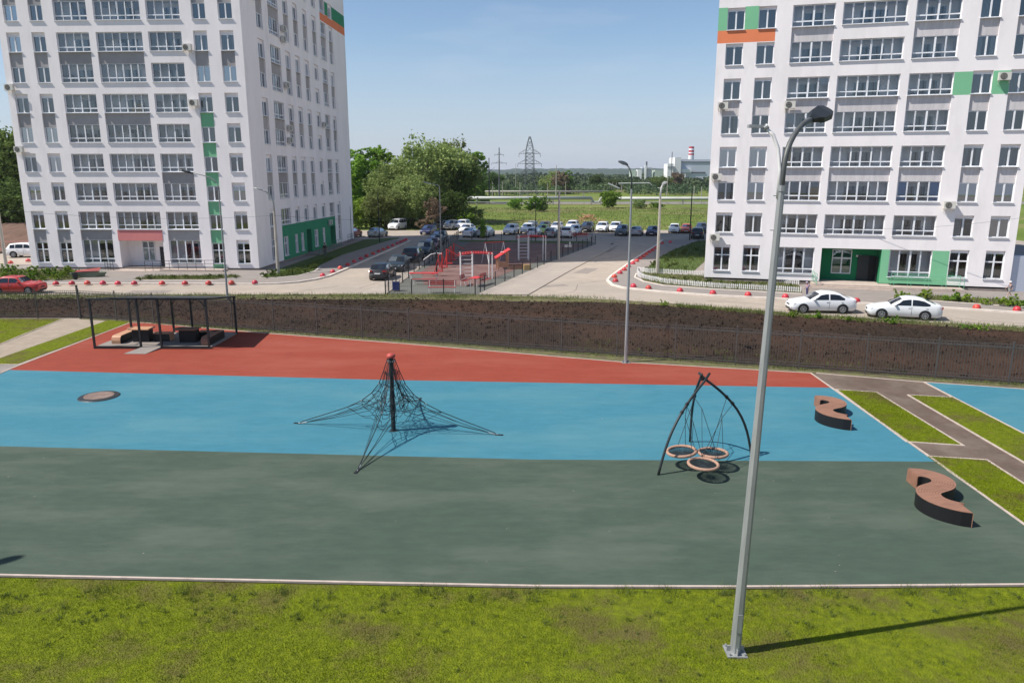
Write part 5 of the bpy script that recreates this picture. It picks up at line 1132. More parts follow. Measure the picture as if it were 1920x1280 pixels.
b = MB(); b.lathe([(.14, 0), (.2, .1), (.26, .6), (.28, .62), (.24, .64), (.22, .3), (0, .3)], n=14); b.build('bin', M['dmetal'], e)
def pickets(pts, label, h=.5, closed=True):
    e = empty('picket_fence', (0, 0, 0), label=label, cat='picket fence'); P_ = [Vector(p) for p in pts]; b = MB(); r = MB(); acc = 0
    for a, c in zip(P_, P_[1:]):
        L = (c - a).length; d = (c - a) / L; an = atan2(d.y, d.x); s = acc
        while s < L:
            p = a + d * s; T = Matrix.Translation((p.x, p.y, .1)) @ Matrix.Rotation(an, 4, 'Z') @ Matrix.Rotation(random.uniform(-.04, .04), 4, 'Y'); hh = h * random.uniform(.94, 1.04)
            b.add([T @ Vector(v) for v in ((-.04, 0, 0), (.04, 0, 0), (.04, 0, hh - .05), (0, 0, hh), (-.04, 0, hh - .05), (-.04, .02, 0), (.04, .02, 0), (.04, .02, hh - .05), (0, .02, hh), (-.04, .02, hh - .05))], [(0, 1, 2, 3, 4), (9, 8, 7, 6, 5), (0, 4, 9, 5), (1, 6, 7, 2), (2, 7, 8, 3), (3, 8, 9, 4)]); s += .165
        acc = s - L
        r.tube([(a.x, a.y, .22), (c.x, c.y, .22)], .015, 4); r.tube([(a.x, a.y, .45), (c.x, c.y, .45)], .015, 4)
    b.build('pickets', M['whitep'], e); r.build('rail', M['whitep'], e)
pickets([tuple(G(*q)) for q in ((1196, 511), (1194, 516), (1198, 521), (1208, 526), (1243.7, 533.5), (1290, 538), (1335, 542), (1420, 546.5), (1503, 551))], 'low white picket fence along the front of the right flower bed')
pickets([tuple(G(*q)) for q in ((1196, 511), (1215, 513.5), (1270, 516.5), (1320, 519), (1400, 527), (1450, 532), (1497, 536))], 'low white picket fence along the back of the right flower bed')
# ------------------------------------------------------------------ plants and trees
def leafcloud(name, blobs, n, size, m, seed, flat_=1.0, droop=0):
    """blobs: (x,y,z,rx,ry,rz); small leaf quads spread through the volume of irregular clumps"""
    r = np.random.RandomState(seed); w = np.array([b_[3] * b_[4] * b_[5] for b_ in blobs]) ** .7; w /= w.sum(); V = []
    for bl, q in zip(blobs, w):
        k = int(n * q) + 1; nc = max(3, k // 26); d = r.normal(size=(nc, 3)); d /= np.linalg.norm(d, axis=1)[:, None]
        rad = r.uniform(.25, 1.0, nc) ** .5 * r.uniform(.85, 1.12, nc); cc = d * rad[:, None]
        idx = r.randint(0, nc, k); p = cc[idx] + r.normal(0, .10, (k, 3)); c = p * np.array(bl[3:]) + np.array(bl[:3])
        if droop: c[:, 2] -= droop * np.abs(r.normal(0, 1, k)) * (np.linalg.norm(p[:, :2], axis=1))
        s = size * r.uniform(.5, 1.35, k); a = r.normal(size=(k, 3)); a[:, 2] *= flat_; a /= np.linalg.norm(a, axis=1)[:, None]; u = r.normal(size=(k, 3)); u -= a * (u * a).sum(1)[:, None]; u /= np.linalg.norm(u, axis=1)[:, None]; v = np.cross(a, u)
        su = u * s[:, None]; sv = v * (s * .55)[:, None]; V.append(np.stack([c - su, c - sv, c + su, c + sv], 1))
    V = np.concatenate(V).reshape(-1, 3); V[:, 2] = np.maximum(V[:, 2], .03); return npmesh(name, V, 4, M[m])
def trunkmesh(h, r, seed, limbs=5, spread=.35):
    R_ = random.Random(seed); b = MB(); pts = [(R_.uniform(-.1, .1) * h * .2 * i / 4, R_.uniform(-.1, .1) * h * .2 * i / 4, h * .75 * i / 4) for i in range(5)]
    b.tube(pts, [r, r * .85, r * .65, r * .45, r * .25], 8)
    for i in range(limbs):
        a = R_.uniform(0, 6.28); z = h * R_.uniform(.2, .5); L = h * spread * R_.uniform(.7, 1.2); k = (cos(a), sin(a))
        b.tube([(0, 0, z), (k[0] * L * .4, k[1] * L * .4, z + L * .5), (k[0] * L, k[1] * L, z + L * 1.0)], [r * .5, r * .3, r * .1], 6)
    return b.mesh('trunk', M['bark'], smooth=True)
PROTO = {}
def tproto(kind, var):
    k = (kind, var)
    if k in PROTO: return PROTO[k]
    R_ = random.Random(hash(kind) % 97 * 0 + len(kind) * 13 + var * 7 + ord(kind[0])); r = R_.uniform
    if kind == 'willow':      # unit height 1, wide irregular dome
        bl = [(0, 0, .62, .36, .36, .33)] + [(r(-.34, .34), r(-.3, .3), r(.38, .8), r(.13, .22), r(.13, .22), r(.10, .19)) for _ in range(13)] + [(r(-.38, .38), r(-.3, .3), r(.2, .4), r(.10, .18), r(.1, .18), r(.12, .2)) for _ in range(7)]
        me = leafcloud('crown', bl, 17000, .0165, 'leafA', var + 3, droop=.05)
    elif kind == 'poplar':
        bl = [(r(-.09, .09), r(-.09, .09), .14 + .8 * i / 12, r(.10, .19) * (1 - .5 * (i / 12) ** 2), r(.10, .17), r(.07, .12)) for i in range(13)] + [(r(-.18, .18), r(-.15, .15), r(.2, .8), .08, .08, .09) for _ in range(6)]
        me = leafcloud('crown', bl, 12000, .016, 'leafB', var + 13)
    elif kind == 'dark':
        bl = [(0, 0, .55, .3, .3, .36)] + [(r(-.27, .27), r(-.27, .27), r(.3, .88), r(.12, .2), r(.12, .2), r(.1, .18)) for _ in range(12)]
        me = leafcloud('crown', bl, 12000, .018, 'leafC', var + 23)
    elif kind == 'spruce':
        bl = [(0, 0, .08 + .86 * i / 9, .24 * (1 - i / 9.6), .24 * (1 - i / 9.6), .06) for i in range(10)]
        me = leafcloud('crown', bl, 4000, .028, 'leafC', var + 33)
    elif kind == 'twig':
        bl = [(r(-.2, .2), r(-.2, .2), r(.2, .9), r(.1, .2), r(.1, .2), r(.14, .22)) for _ in range(9)]
        me = leafcloud('crown', bl, 4200, .028, 'leafD', var + 43, flat_=.3)
    elif kind == 'bush':
        bl = [(0, 0, .4, .42, .42, .42)] + [(r(-.4, .4), r(-.4, .4), r(.2, .75), r(.16, .28), r(.16, .28), r(.16, .26)) for _ in range(9)]
        me = leafcloud('foliage', bl, 5200, .04, 'leafB', var + 53)
    elif kind == 'greybush':
        bl = [(0, 0, .4, .42, .42, .42)] + [(r(-.45, .45), r(-.4, .4), r(.15, .8), r(.14, .26), r(.14, .26), r(.16, .26)) for _ in range(10)]
        me = leafcloud('foliage', bl, 5200, .036, 'leafA', var + 63)
    else:
        bl = [(0, 0, .3, .3, .3, .3)] + [(r(-.35, .35), r(-.35, .35), r(.1, .6), r(.12, .2), r(.12, .2), r(.15, .25)) for _ in range(6)]
        me = leafcloud('foliage', bl, 420, .09, {'flower': 'weed', 'herb': 'leafB'}.get(kind, 'weed'), var + 73)
    PROTO[k] = me; return me
def tree(kind, pos, h, wf, label, var=0, rz=None, group=None, name=None, trunk=True, cat='tree', sy=None):
    rz = random.uniform(0, 6.28) if rz is None else rz
    if trunk:
        e = empty(name or {'willow': 'willow_tree', 'poplar': 'poplar_tree', 'spruce': 'spruce_tree', 'twig': 'bare_tree'}.get(kind, 'tree'), (pos[0], pos[1], 0), rz, label, cat, group)
        o = obj('crown', tproto(kind, var), e); o.scale = (h * wf, h * (sy or wf), h)
        t = ('tr', kind, round(h)); 
        if t not in MESH: MESH[t] = trunkmesh(h, max(.08, h * .02), len(MESH))
        obj('trunk', MESH[t], e); return e
    o = obj(name or 'bush', tproto(kind, var), None, pos, rz); o.scale = (h * wf, h * (sy or wf), h); return tag(o, label, cat, group)
def tp(x, ybase, ytop, Y=None):
    g = G(x, ybase) if Y is None else Vector((AT(x, 330, Y).x, Y)); d = ray(x, ytop); return g, H + d.z * g.y / d.y
WG = 'trees behind the left end of the car park'
for i, (k, x, yt, Y, wf, lb) in enumerate([('willow', 800, 248, 150, 1.0, 'tallest broad willow with a rounded crown behind the car park'), ('willow', 838, 252, 157, .8, 'tall broad willow at the right end of the big clump of trees'),
    ('willow', 745, 292, 146, 1.05, 'grey green willow just left of the tallest one'), ('poplar', 722, 276, 165, 1.2, 'bright green poplar with ragged top left of the willows'), ('poplar', 690, 277, 163, 1.5, 'tall bright green tree next to the corner of the left building'),
    ('dark', 864, 300, 148, .7, 'dark green tree at the right edge of the big clump'), ('poplar', 662, 292, 158, 1.4, 'bright green tree half hidden by the left building'), ('willow', 770, 320, 139, 1.1, 'low grey willow in front of the tall willows'),
    ('twig', 808, 372, 132, 1.3, 'brown half bare bush tree in front of the willows'), ('dark', 845, 350, 140, 1.0, 'dark low tree under the right side of the tall willow'), ('willow', 720, 345, 136, 1.2, 'low grey green tree behind the white minivan')]):
    d = ray(x, yt); g = AT(x, 330, Y); tree(k, (g.x, Y), H + d.z * Y / d.y, wf, lb, i % 3, rz=i * 1.1, group=WG)
for i, (k, x, yb, yt, wf, lb) in enumerate([('bush', 675, 428, 358, 1.0, 'bright green bush behind the silver green saloon'), ('bush', 705, 426, 372, 1.2, 'bright green bush between the thin dark posts'), ('bush', 763, 426, 378, 1.1, 'green bush behind the gap right of the white minivan'),
    ('greybush', 735, 425, 370, 1.1, 'grey green bush behind the white minivan'), ('bush', 858, 422, 382, 1.3, 'green bush behind the white off-roader in the car park'), ('greybush', 888, 420, 386, 1.4, 'grey green bush at the right end of the bushes by the car park'), ('greybush', 785, 426, 390, 1.3, 'low bush behind the dark blue hatchback'), ('bush', 830, 424, 392, 1.2, 'low green bush behind the silver off-roader'),
    ('bush', 1004, 396, 363, 1.1, 'bright round bush at the foot of the lattice pylon'), ('bush', 966, 393, 367, 1.0, 'round bush left of the one at the pylon foot'), ('greybush', 1019, 396, 369, .9, 'darker bush right of the one at the pylon foot'), ('bush', 1143, 390, 350, 1.0, 'single rounded green bush alone in the meadow'),
    ('greybush', 1200, 391, 373, 1.6, 'low bush in the meadow behind the slim lamp post'), ('bush', 1232, 391, 377, 1.6, 'low bush in the meadow behind the concrete lamp pole')]):
    g, h = tp(x, yb, yt); o = tree(k, (g.x, g.y), h, wf, lb, i % 2, rz=i * .9, trunk=False, group='bushes in the meadow and by the car park', cat='bush')
for i, (k, x, yt, Y, wf, lb) in enumerate([('dark', 12, 225, 112, .9, 'tall dark tree at the left edge of the picture'), ('dark', 40, 262, 120, .9, 'dark tree behind the left building at the left edge'), ('dark', -25, 232, 108, 1.0, 'dark tree cut off by the left edge of the picture'), ('dark', 8, 320, 104, 1.3, 'lower dark tree above the bare bank at the left edge')]):
    d = ray(x, yt); g = AT(x, 330, Y); tree(k, (g.x, Y), H + d.z * Y / d.y, wf, lb, i % 3, group='dark trees at the left edge')
for i, (k, x, yt, Y, wf, lb) in enumerate([('spruce', 898, 305, 300, .9, 'slender dark spruce right of the big clump of trees'), ('poplar', 890, 285, 260, 1.5, 'pale thin tree just right of the big clump of trees'), ('dark', 925, 322, 360, 1.3, 'dark rounded tree behind the twin arm pole'), ('dark', 1118, 322, 420, .8, 'dark tree on the horizon left of the single meadow bush'),
    ('willow', 1033, 318, 400, 1.2, 'tall loose tree right of the lattice pylon'), ('twig', 1052, 322, 390, 1.4, 'brownish tree right of the lattice pylon'), ('dark', 1240, 326, 420, 1.5, 'dark broad tree in front of the factory'), ('twig', 1276, 324, 430, 1.6, 'brown bare tree in front of the white factory building'), ('poplar', 1062, 321, 410, 1.5, 'yellow green tree on the skyline right of the pylon'), ('dark', 1150, 333, 440, 1.6, 'dark tree behind the single meadow bush'), ('dark', 1184, 335, 450, 1.6, 'dark tree behind the slim lamp post head')]):
    d = ray(x, yt); g = AT(x, 330, Y); e = tree(k, (g.x, Y), (H + d.z * Y / d.y) * 1.12, wf, lb, i % 3, group='distant trees beyond the highway'); e.location.z = -.12 * (H + d.z * Y / d.y)
# shrubs in beds
sh = 0
def shrubs(lst, kind, h, where, group, z=.13):
    for i, (x, y) in enumerate(lst):
        g = G(x, y, z); o = obj('shrub', tproto(kind, i % 3), None, (g.x, g.y, z), i * 1.7); hh = h * (1 + .3 * sin(i * 2.3)); o.scale = (hh * 1.25, hh * 1.25, hh)
        tag(o, f"leafy shrub, {ORD[i + 1]} from the left {where}", 'shrub', group)
shrubs([(8, 520), (24, 524), (38, 515), (52, 526), (66, 519), (80, 525), (94, 517), (106, 525), (118, 520), (130, 514), (90, 511), (60, 511), (20, 509)], 'herb', 1.0, 'in the dense bed below the left building', 'shrubs in the left bed')
shrubs([(262, 525), (280, 523), (306, 522), (326, 522), (350, 522), (372, 522), (392, 521), (412, 520), (440, 521)], 'flower', .45, 'in the thin bed before the long ramp', 'shrubs in the bed before the ramp')
shrubs([(498, 520), (512, 518), (530, 517), (546, 515), (560, 513), (574, 510), (588, 506)], 'flower', .75, 'round the concrete pole at the building corner', 'shrubs at the left building corner')
shrubs([(1212, 521), (1226, 525), (1245, 524), (1265, 527), (1285, 526), (1305, 529), (1330, 529), (1352, 533), (1376, 533), (1400, 537), (1428, 537), (1452, 541), (1480, 542)], 'flower', .5, 'inside the white picket fence', 'shrubs inside the picket fence')
shrubs([(1690, 559), (1732, 560), (1772, 563), (1790, 564), (1810, 566), (1846, 570), (1886, 573), (1915, 576)], 'herb', .95, 'in the bed at the foot of the right building', 'shrubs at the foot of the right building')
shrubs([(1215, 508), (1228, 500), (1240, 505), (1250, 490), (1262, 480), (1270, 497), (1283, 477), (1296, 488), (1305, 470), (1255, 503), (1285, 505)], 'flower', .7, 'in the garden beside the right building', 'plants in the right garden')
shrubs([(1246, 573), (1484, 596), (1512, 598), (1532, 597), (1590, 604), (1612, 605), (1668, 607), (1820, 620), (1806, 618), (1838, 622)], 'herb', .62, 'on the edge of the ploughed soil', 'weedy plants on the soil edge', z=.08)
g = G(905, 447); e = tree('poplar', (g.x, g.y), 2.9, .9, 'small thin street tree at the far edge of the sports ground', 1, name='young_tree')
grass([(-60, 133.5), (60, 133.5), (80, 225), (-60, 225)], 52000, .12, .5, .12, 0, m='reed', label='tall meadow grass and reeds behind the car park', dens=21, name='tall_grass')
for gp_, n_, lb_ in ((gp([(490, 522), (520, 521), (560, 517.5), (588, 509.5), (598, 500), (640, 480), (600, 490)]), 4000, 'rough grass at the corner of the left building'), (gp([(1205, 513), (1232, 487), (1262, 470), (1310, 453), (1345, 452), (1345, 470), (1301, 510), (1280, 513)]), 14000, 'low garden plants beside the right building'), (gp([(-60, 503), (60, 508), (150, 509), (200, 514), (130, 527), (-60, 529)]), 9000, 'low plants between the shrubs below the left building'),
    (gp([(1195, 516), (1207, 528), (1243.7, 535.5), (1335, 542.5), (1503, 551.5), (1497, 537), (1400, 528), (1321, 520), (1204, 514)]), 9000, 'low plants inside the white picket fence'), (gp([(250, 526), (300, 520), (440, 519), (453, 521), (400, 526)]), 2500, 'thin weeds in the bed before the long ramp'), (gp([(1676, 556), (1760, 558), (1920, 568), (2000, 573), (2000, 581), (1920, 577), (1760, 566), (1676, 561)]), 3500, 'low weeds in the bed of the right building')):
    grass(gp_, n_, .08, .3, .05, .13, m='weed', label=lb_, name='low_plants')
b = MB(); g = G(1100, 420)
for i in range(70):
    a = random.uniform(0, 6.28); r = random.uniform(0, 3.4); x, y = g.x + r * cos(a), g.y + r * .5 * sin(a); t = random.uniform(0, 6.28); z = (1 - r / 3.5) * 1.5
    b.tube([(x, y, z), (x + 1.3 * cos(t), y + 1.3 * sin(t), z + random.uniform(0, .8))], .05, 4)
tag(b.build('brush_pile', M['plight']), 'pile of pale cut branches in the meadow behind the car park', 'brushwood')
b = MB()
for i in range(40):
    a = random.uniform(0, 6.28); x, y = -49 + random.uniform(-30, 3), 98 + random.uniform(0, 10)
sheet('bank', -90, -45, 1.0, [(-90, 92), (-45, 92)], [(-90, 112), (-45, 112)], 20, 'bank', .35, .2, .15, 2.6)
railing([(-64, 88.5, 0), (-49.5, 91.5, 0)], h=1.7, m='pink', mid=1, step=1.6, label='pinkish red railing behind the white off-roader at the left edge')
# ------------------------------------------------------------------ far things: highway, pipes, pylons, factory, woods, hills
X3 = lambda x, Y: (x - 960) / F * (Y * CP + H * SP * .0 + 0) * (1 / CP) if False else AT(x, 330, Y).x
flat('highway', [(-700, 255), (900, 255), (900, 273), (-700, 273)], .0, 'pave')
b = MB(); b.box(-700, 900, 252.2, 252.6, .55, .85)
for i in range(260): x = -300 + i * 4; b.box(x - .06, x + .06, 252.4, 252.55, 0, .6)
tag(b.build('guard_rail', M['pipe']), 'low pale guard rail along the near side of the distant highway', 'guard rail')
def pipe_run(Y, x0, x1, z, r, label, sup=12, m='pipe'):
    e = empty('heating_pipe', (x0, Y, 0), label=label, cat='pipeline'); b = MB(); b.tube([(0, 0, z), (x1 - x0, 0, z)], r, 12); b.build('pipe', M[m], e, smooth=True)
    n = int((x1 - x0) / sup); s = MB(); s.box(-.2, .2, -.5, .5, 0, z - r); me = s.mesh('support', M['conc'])
    for i in range(n + 1): obj('support', me, e, ((x1 - x0) * i / n, 0, 0))
    return e
pipe_run(248, -24, 26.0, 2.15, .55, 'pale insulated heating pipe on low supports left of the loop before the highway'); pipe_run(248.0, 29, 110, 2.0, .55, 'pale insulated heating pipe on low supports right of the loop before the highway')
b = MB(); b.tube([(26, 248, 2.1), (26.6, 248, .9), (28.4, 248, .9), (29, 248, 2.0)], .35, 8); tag(b.build('pipe_loop', M['pipe']), 'short lowered loop joining the two pale heating pipes', 'pipe')
pipe_run(335, -30, 44, 2.4, .45, 'thinner dark heating pipe beyond the highway', m='conc')
e = empty('pipe_bridge', (62, 400, 0), label='raised pipe bridge with slanting ends beyond the highway', cat='pipeline')
P0 = [AT(q, 330, 400).x - 62 for q in (1160, 1166, 1218, 1228, 1300)]
zz = lambda y: H + ray(1000, y).z * 400 / ray(1000, y).y
b = MB(); b.tube([(P0[0] + 5, 0, zz(354)), (P0[0], 0, zz(344)), (P0[2], 0, zz(343.5)), (P0[3], 0, zz(353)), (P0[4], 0, zz(353))], .4, 8); b.build('pipe', M['pipe'], e)
b = MB(); b.tube([(P0[0] + 1, 3, zz(354)), (P0[0] - 5, 3, zz(344.5))], .5, 8); b.build('pipe', M['pipe'], e)
for i in range(9): x = P0[1] + (P0[4] - P0[1]) * i / 8; b = MB(); b.box(x - .25, x + .25, -.3, .3, 0, zz(344) if i < 4 else zz(353)); b.build('support', M['conc'], e)
# lattice pylon
def pylon(px, Y, ytop, label):
    g = AT(px, 330, Y); e = empty('lattice_pylon', (g.x, Y, 0), .12, label, 'pylon'); zt = lambda y: H + ray(px, y).z * Y / ray(px, y).y
    wl = [(0, 3.6), (zt(340), 1.7), (zt(281), 1.5), (zt(256), .25)]; b = MB(); r = .075
    hw = lambda z: interp(wl, z); zs_ = [0, 2.5, 4.6, 6.4, 8] + list(np.arange(9.3, zt(281), 1.45)) + [zt(281) + 1.6, zt(281) + 3.1, wl[-1][0]]
    for sx in (-1, 1):
        for sy in (-1, 1): b.tube([(sx * hw(z), sy * hw(z), z) for z in zs_], r * 1.3, 4)
    for i, (a, c) in enumerate(zip(zs_, zs_[1:])):
        for s in (-1, 1):
            p = lambda x, y, z: (x * hw(z), y * hw(z), z)
            b.tube([p(-1, s, a), p(1, s, c)], r * .7, 4, cap=False); b.tube([p(1, s, a), p(-1, s, c)], r * .7, 4, cap=False); b.tube([p(s, -1, a), p(s, 1, c)], r * .7, 4, cap=False); b.tube([p(s, 1, a), p(s, -1, c)], r * .7, 4, cap=False)
            b.tube([p(-1, s, a), p(1, s, a)], r * .7, 4, cap=False)
    b.build('tower', M['lat'], e)
    for y, L in ((288, 4.2), (307, 4.7), (326, 3.9)):
        z = zt(y); b = MB(); w = hw(z); b.tube([(-w, 0, z), (w, 0, z)], r, 4); b.tube([(-L, 0, z - .05), (L, 0, z - .05)], r * .6, 4)
        for s in (-1, 1):
            for sy in (-1, 1): b.tube([(s * w, sy * w, z), (s * L, 0, z - .1)], r, 4); b.tube([(s * w, sy * w, z + 1.5), (s * L, 0, z)], r * .8, 4)
            for t in (.33, .66): x = s * (w + (L - w) * t); b.tube([(x, 0, z), (x, 0, z + 1.5 * (1 - t))], r * .6, 4)
            b.tube([(s * L, 0, z - .1), (s * L, 0, z - 1.3)], .09, 4)
        b.build('cross_arm', M['lat'], e)
pylon(993, 300, 256, 'tall dark steel lattice pylon with three cross arms in the meadow')
def hpole(px, Y, ytop, arms, label, m='conc', r=.22):
    g = AT(px, 330, Y); zt = lambda y: H + ray(px, y).z * Y / ray(px, y).y
    e = empty('utility_pole', (g.x, Y, 0), 0, label, 'pole', 'distant poles beyond the car park'); b = MB(); b.tube([(0, 0, 0), (0, 0, zt(ytop))], [r, r * .6], 8); b.build('pole', M[m], e)
    for y, L in arms: b = MB(); z = zt(y); b.tube([(-L, 0, z), (L, 0, z)], .12, 4); b.tube([(-L * .5, 0, z), (0, 0, z + 1), (L * .5, 0, z)], .08, 4); b.tube([(-L, 0, z + .1), (-L, 0, z - .8)], .07, 4); b.tube([(L, 0, z + .1), (L, 0, z - .8)], .07, 4); b.build('cross_arm', M[m], e)
hpole(936, 330, 277, [(290, 1.9), (306, 3.2)], 'pole with two cross arms left of the lattice pylon', 'lat', .35)
hpole(917, 262, 296, [], 'plain pole left of the pole with two cross arms', 'lat', .25); hpole(1043, 330, 310, [], 'plain thin pole right of the lattice pylon', 'conc', .25)
for i, (x, Y, yt) in enumerate([(923, 280, 341), (942, 300, 341), (975, 290, 341), (906, 420, 303), (967, 400, 307), (1027, 275, 343), (1061, 300, 341), (1252, 300, 322), (1103, 520, 340), (1303, 255, 348), (1317, 255, 350)]):
    hpole(x, Y, yt, [], f'thin distant pole, {ORD[i + 1]} in the scattered row beyond the car park', 'conc', .16)
b = MB()
for i in range(7):
    x = AT(1113 + i * 7, 330, 430).x; b.tube([(x - .8, 430, 0), (x + .4, 430, zz(343))], .14, 4); b.tube([(x + 1.2, 430, 0), (x + .4, 430, zz(343))], .12, 4)
tag(b.build('trestle_row', M['conc']), 'row of slanting pale trestles left of the pipe bridge', 'trestles')
def wire(a, c, sag, label, n=14, r=.012):
    b = MB(); a, c = Vector(a), Vector(c); b.tube([a.lerp(c, i / n) - Vector((0, 0, sag * 4 * (i / n) * (1 - i / n))) for i in range(n + 1)], r, 4); return tag(b.build('overhead_cable', M['lat']), label, 'cable', 'overhead cables')
wire(AT(0, 393, 66), AT(517, 404, 71.5), .5, 'thin cable crossing the front of the left building'); wire(AT(517, 404, 71.5), AT(1047, 372, 84.5), 1.2, 'thin cable between the corner lamp pole and the walkway pole'); wire(AT(1240, 378, 71.9), AT(1920, 408, 58), 1.6, 'thin cable crossing the front of the right building')
# factory
def block(px0, px1, ytop, ybot, Y, D, m, e, name, z0=None):
    a, c = AT(px0, 330, Y).x, AT(px1, 330, Y).x; z = H + ray(px0, ytop).z * Y / ray(px0, ytop).y; zb = 0 if ybot is None else H + ray(px0, ybot).z * Y / ray(px0, ybot).y
    b = MB(); b.box(a, c, Y, Y + D, zb, z); return b.build(name, M[m], e)
e = empty('factory', (0, 0, 0), 0, 'large pale grey and white power station hall on the horizon', 'factory')
block(1275, 1480, 299, None, 820, 60, 'facg', e, 'main_hall'); block(1264, 1276, 295, None, 812, 30, 'facw', e, 'stair_tower'); block(1251, 1262, 307, None, 808, 20, 'facw', e, 'side_tower'); block(1251, 1263, 314, 312.8, 807.5, .4, 'lat', e, 'band')
block(1277, 1296, 317, 324, 815, 4.9, 'facw', e, 'annex'); block(1276, 1480, 303.2, 305, 819.5, .4, 'lat', e, 'roof_band'); block(1295, 1322, 322.5, 324.8, 819.4, .5, 'lat', e, 'window_band'); block(1277, 1286, 326, None, 813, 6, 'facw', e, 'low_wing')
g = AT(1294, 330, 900); e = empty('chimney', (g.x, 900, 0), 0, 'striped red and white chimney behind the power station', 'chimney'); zt = lambda y: H + ray(1294, y).z * 900 / ray(1294, y).y
ys = [296, 291, 288, 285.5, 282, 278.5, 275]; b = MB()
for i, (a, c) in enumerate(zip(ys, ys[1:])): b.tube([(0, 0, zt(a)), (0, 0, zt(c))], [3.3 - .06 * i, 3.3 - .06 * (i + 1)], 20, i % 2)
b.tube([(0, 0, 0), (0, 0, zt(296))], [3.8, 3.3], 20, 0); b.build('shaft', [M['facw'], M['stackr']], e, smooth=False)
e = empty('factory', (0, 0, 0), 0, 'smaller pale green plant with a thin stack left of the power station', 'factory')
block(1183, 1192, 318.5, None, 900, 14, 'facgn', e, 'left_block'); block(1195, 1203, 318, None, 896, 10, 'facw', e, 'tower_block'); block(1203, 1222, 314, 316, 900, 10, 'facg', e, 'gantry'); block(1209, 1212, 310, None, 895, 3, 'facw', e, 'column'); block(1213, 1221, 317, None, 905, 9, 'facg', e, 'middle_block'); block(1228, 1243, 319, None, 900, 20, 'facgn', e, 'right_block')
g = AT(1211.5, 330, 905); b = MB(); b.cyl((g.x, 905, 0), 1.0, H + ray(1211, 303).z * 905 / ray(1211, 303).y, 8); b.build('stack', M['lat'], e)
g = AT(1258.5, 330, 760); b = MB(); b.cyl((g.x, 760, 0), .35, H + ray(1258, 285).z * 760 / ray(1258, 285).y, 6); tag(b.build('mast', M['lat']), 'very thin tall mast left of the power station', 'mast')
for x0, x1, Y in ((976, 983, 700), (1004, 1012, 700)):
    a, c = AT(x0, 330, Y).x, AT(x1, 330, Y).x; b = MB(); b.box(a, c, Y, Y + 6, 0, 3.6); b.prism([(a, Y), (c, Y), (c, Y + 6), (a, Y + 6)], 3.6, 3.9); tag(b.build('warehouse', M['facw']), 'tiny white shed far behind the lattice pylon, on its ' + ('left' if x0 < 990 else 'right'), 'shed')
# woods as one mass and hills behind
def wood(n, y0, y1, h0, h1, s, seed, label, m='leafF', thr=-.3, x0=-.42, x1=.62, q=26):
    r = np.random.RandomState(seed); Y = y0 + (y1 - y0) * r.rand(n * 2); X = Y * (x0 + (x1 - x0) * r.rand(n * 2)); k = waves(X, Y, seed, k0=.01, k1=.12) > thr; X, Y = X[k][:n], Y[k][:n]; n = len(X)
    h = (h0 + (h1 - h0) * (waves(X, Y, seed + 1, k0=.03, k1=.5) * .6 + .5)).clip(.6)
    t = r.rand(n, q) ** .7; rad = h[:, None] * .42 * np.sqrt(np.maximum(.05, 1 - (t * 1.9 - .75) ** 2)) * r.rand(n, q) ** .4; a = r.uniform(0, 6.28, (n, q))
    c = np.stack([X[:, None] + rad * np.cos(a), Y[:, None] + rad * np.sin(a), h[:, None] * (.05 + .95 * t)], -1).reshape(-1, 3); N_ = len(c)
    sz = (s * r.uniform(.5, 1.3, N_))[:, None]; aa = r.normal(size=(N_, 3)); aa /= np.linalg.norm(aa, axis=1)[:, None]; u = r.normal(size=(N_, 3)); u -= aa * (u * aa).sum(1)[:, None]; u /= np.linalg.norm(u, axis=1)[:, None]; v = np.cross(aa, u)
    o = obj('distant_wood', npmesh('distant_wood', np.stack([c - u * sz, c - v * sz * .7, c + u * sz, c + v * sz * .7], 1).reshape(-1, 3), 4, M[m])); o['kind'] = 'stuff'; o['label'] = label
wood(700, 345, 470, 1.2, 6.0, .42, 31, 'scrub and young trees beyond the highway', 'leafF', thr=.05, q=85)
wood(1700, 470, 900, 3, 9.5, 1.4, 32, 'mixed wood in the middle distance below the horizon', 'leafF', thr=-.2)
wood(1800, 900, 2200, 6, 13, 2.8, 33, 'far wood reaching to the hills', 'leafF', thr=-.5)
r_ = np.random.RandomState(5); xs = np.linspace(-2600, 3800, 520); V = []; Fq = []
for j, (Y, z) in enumerate(((2300, 0), (2700, 12), (3000, 24), (3400, 30), (3800, 10))):
    for i, x in enumerate(xs): V.append((x, Y, max(0, z * (1 + .18 * sin(x * .0011 + 1) + (x > 0) * .12) + (r_.uniform(-1.8, 1.8) if j else 0))))
n_ = len(xs)
for j in range(4):
    for i in range(n_ - 1): Fq.append((j * n_ + i, j * n_ + i + 1, (j + 1) * n_ + i + 1, (j + 1) * n_ + i))
me = bpy.data.meshes.new('hills'); me.from_pydata(V, [], Fq); me.materials.append(mat('wooded_hill', (.045, .068, .042), .95, scale=.02, col2=(.025, .042, .028), detail=10)); o = obj('hills', me); o['kind'] = 'structure'
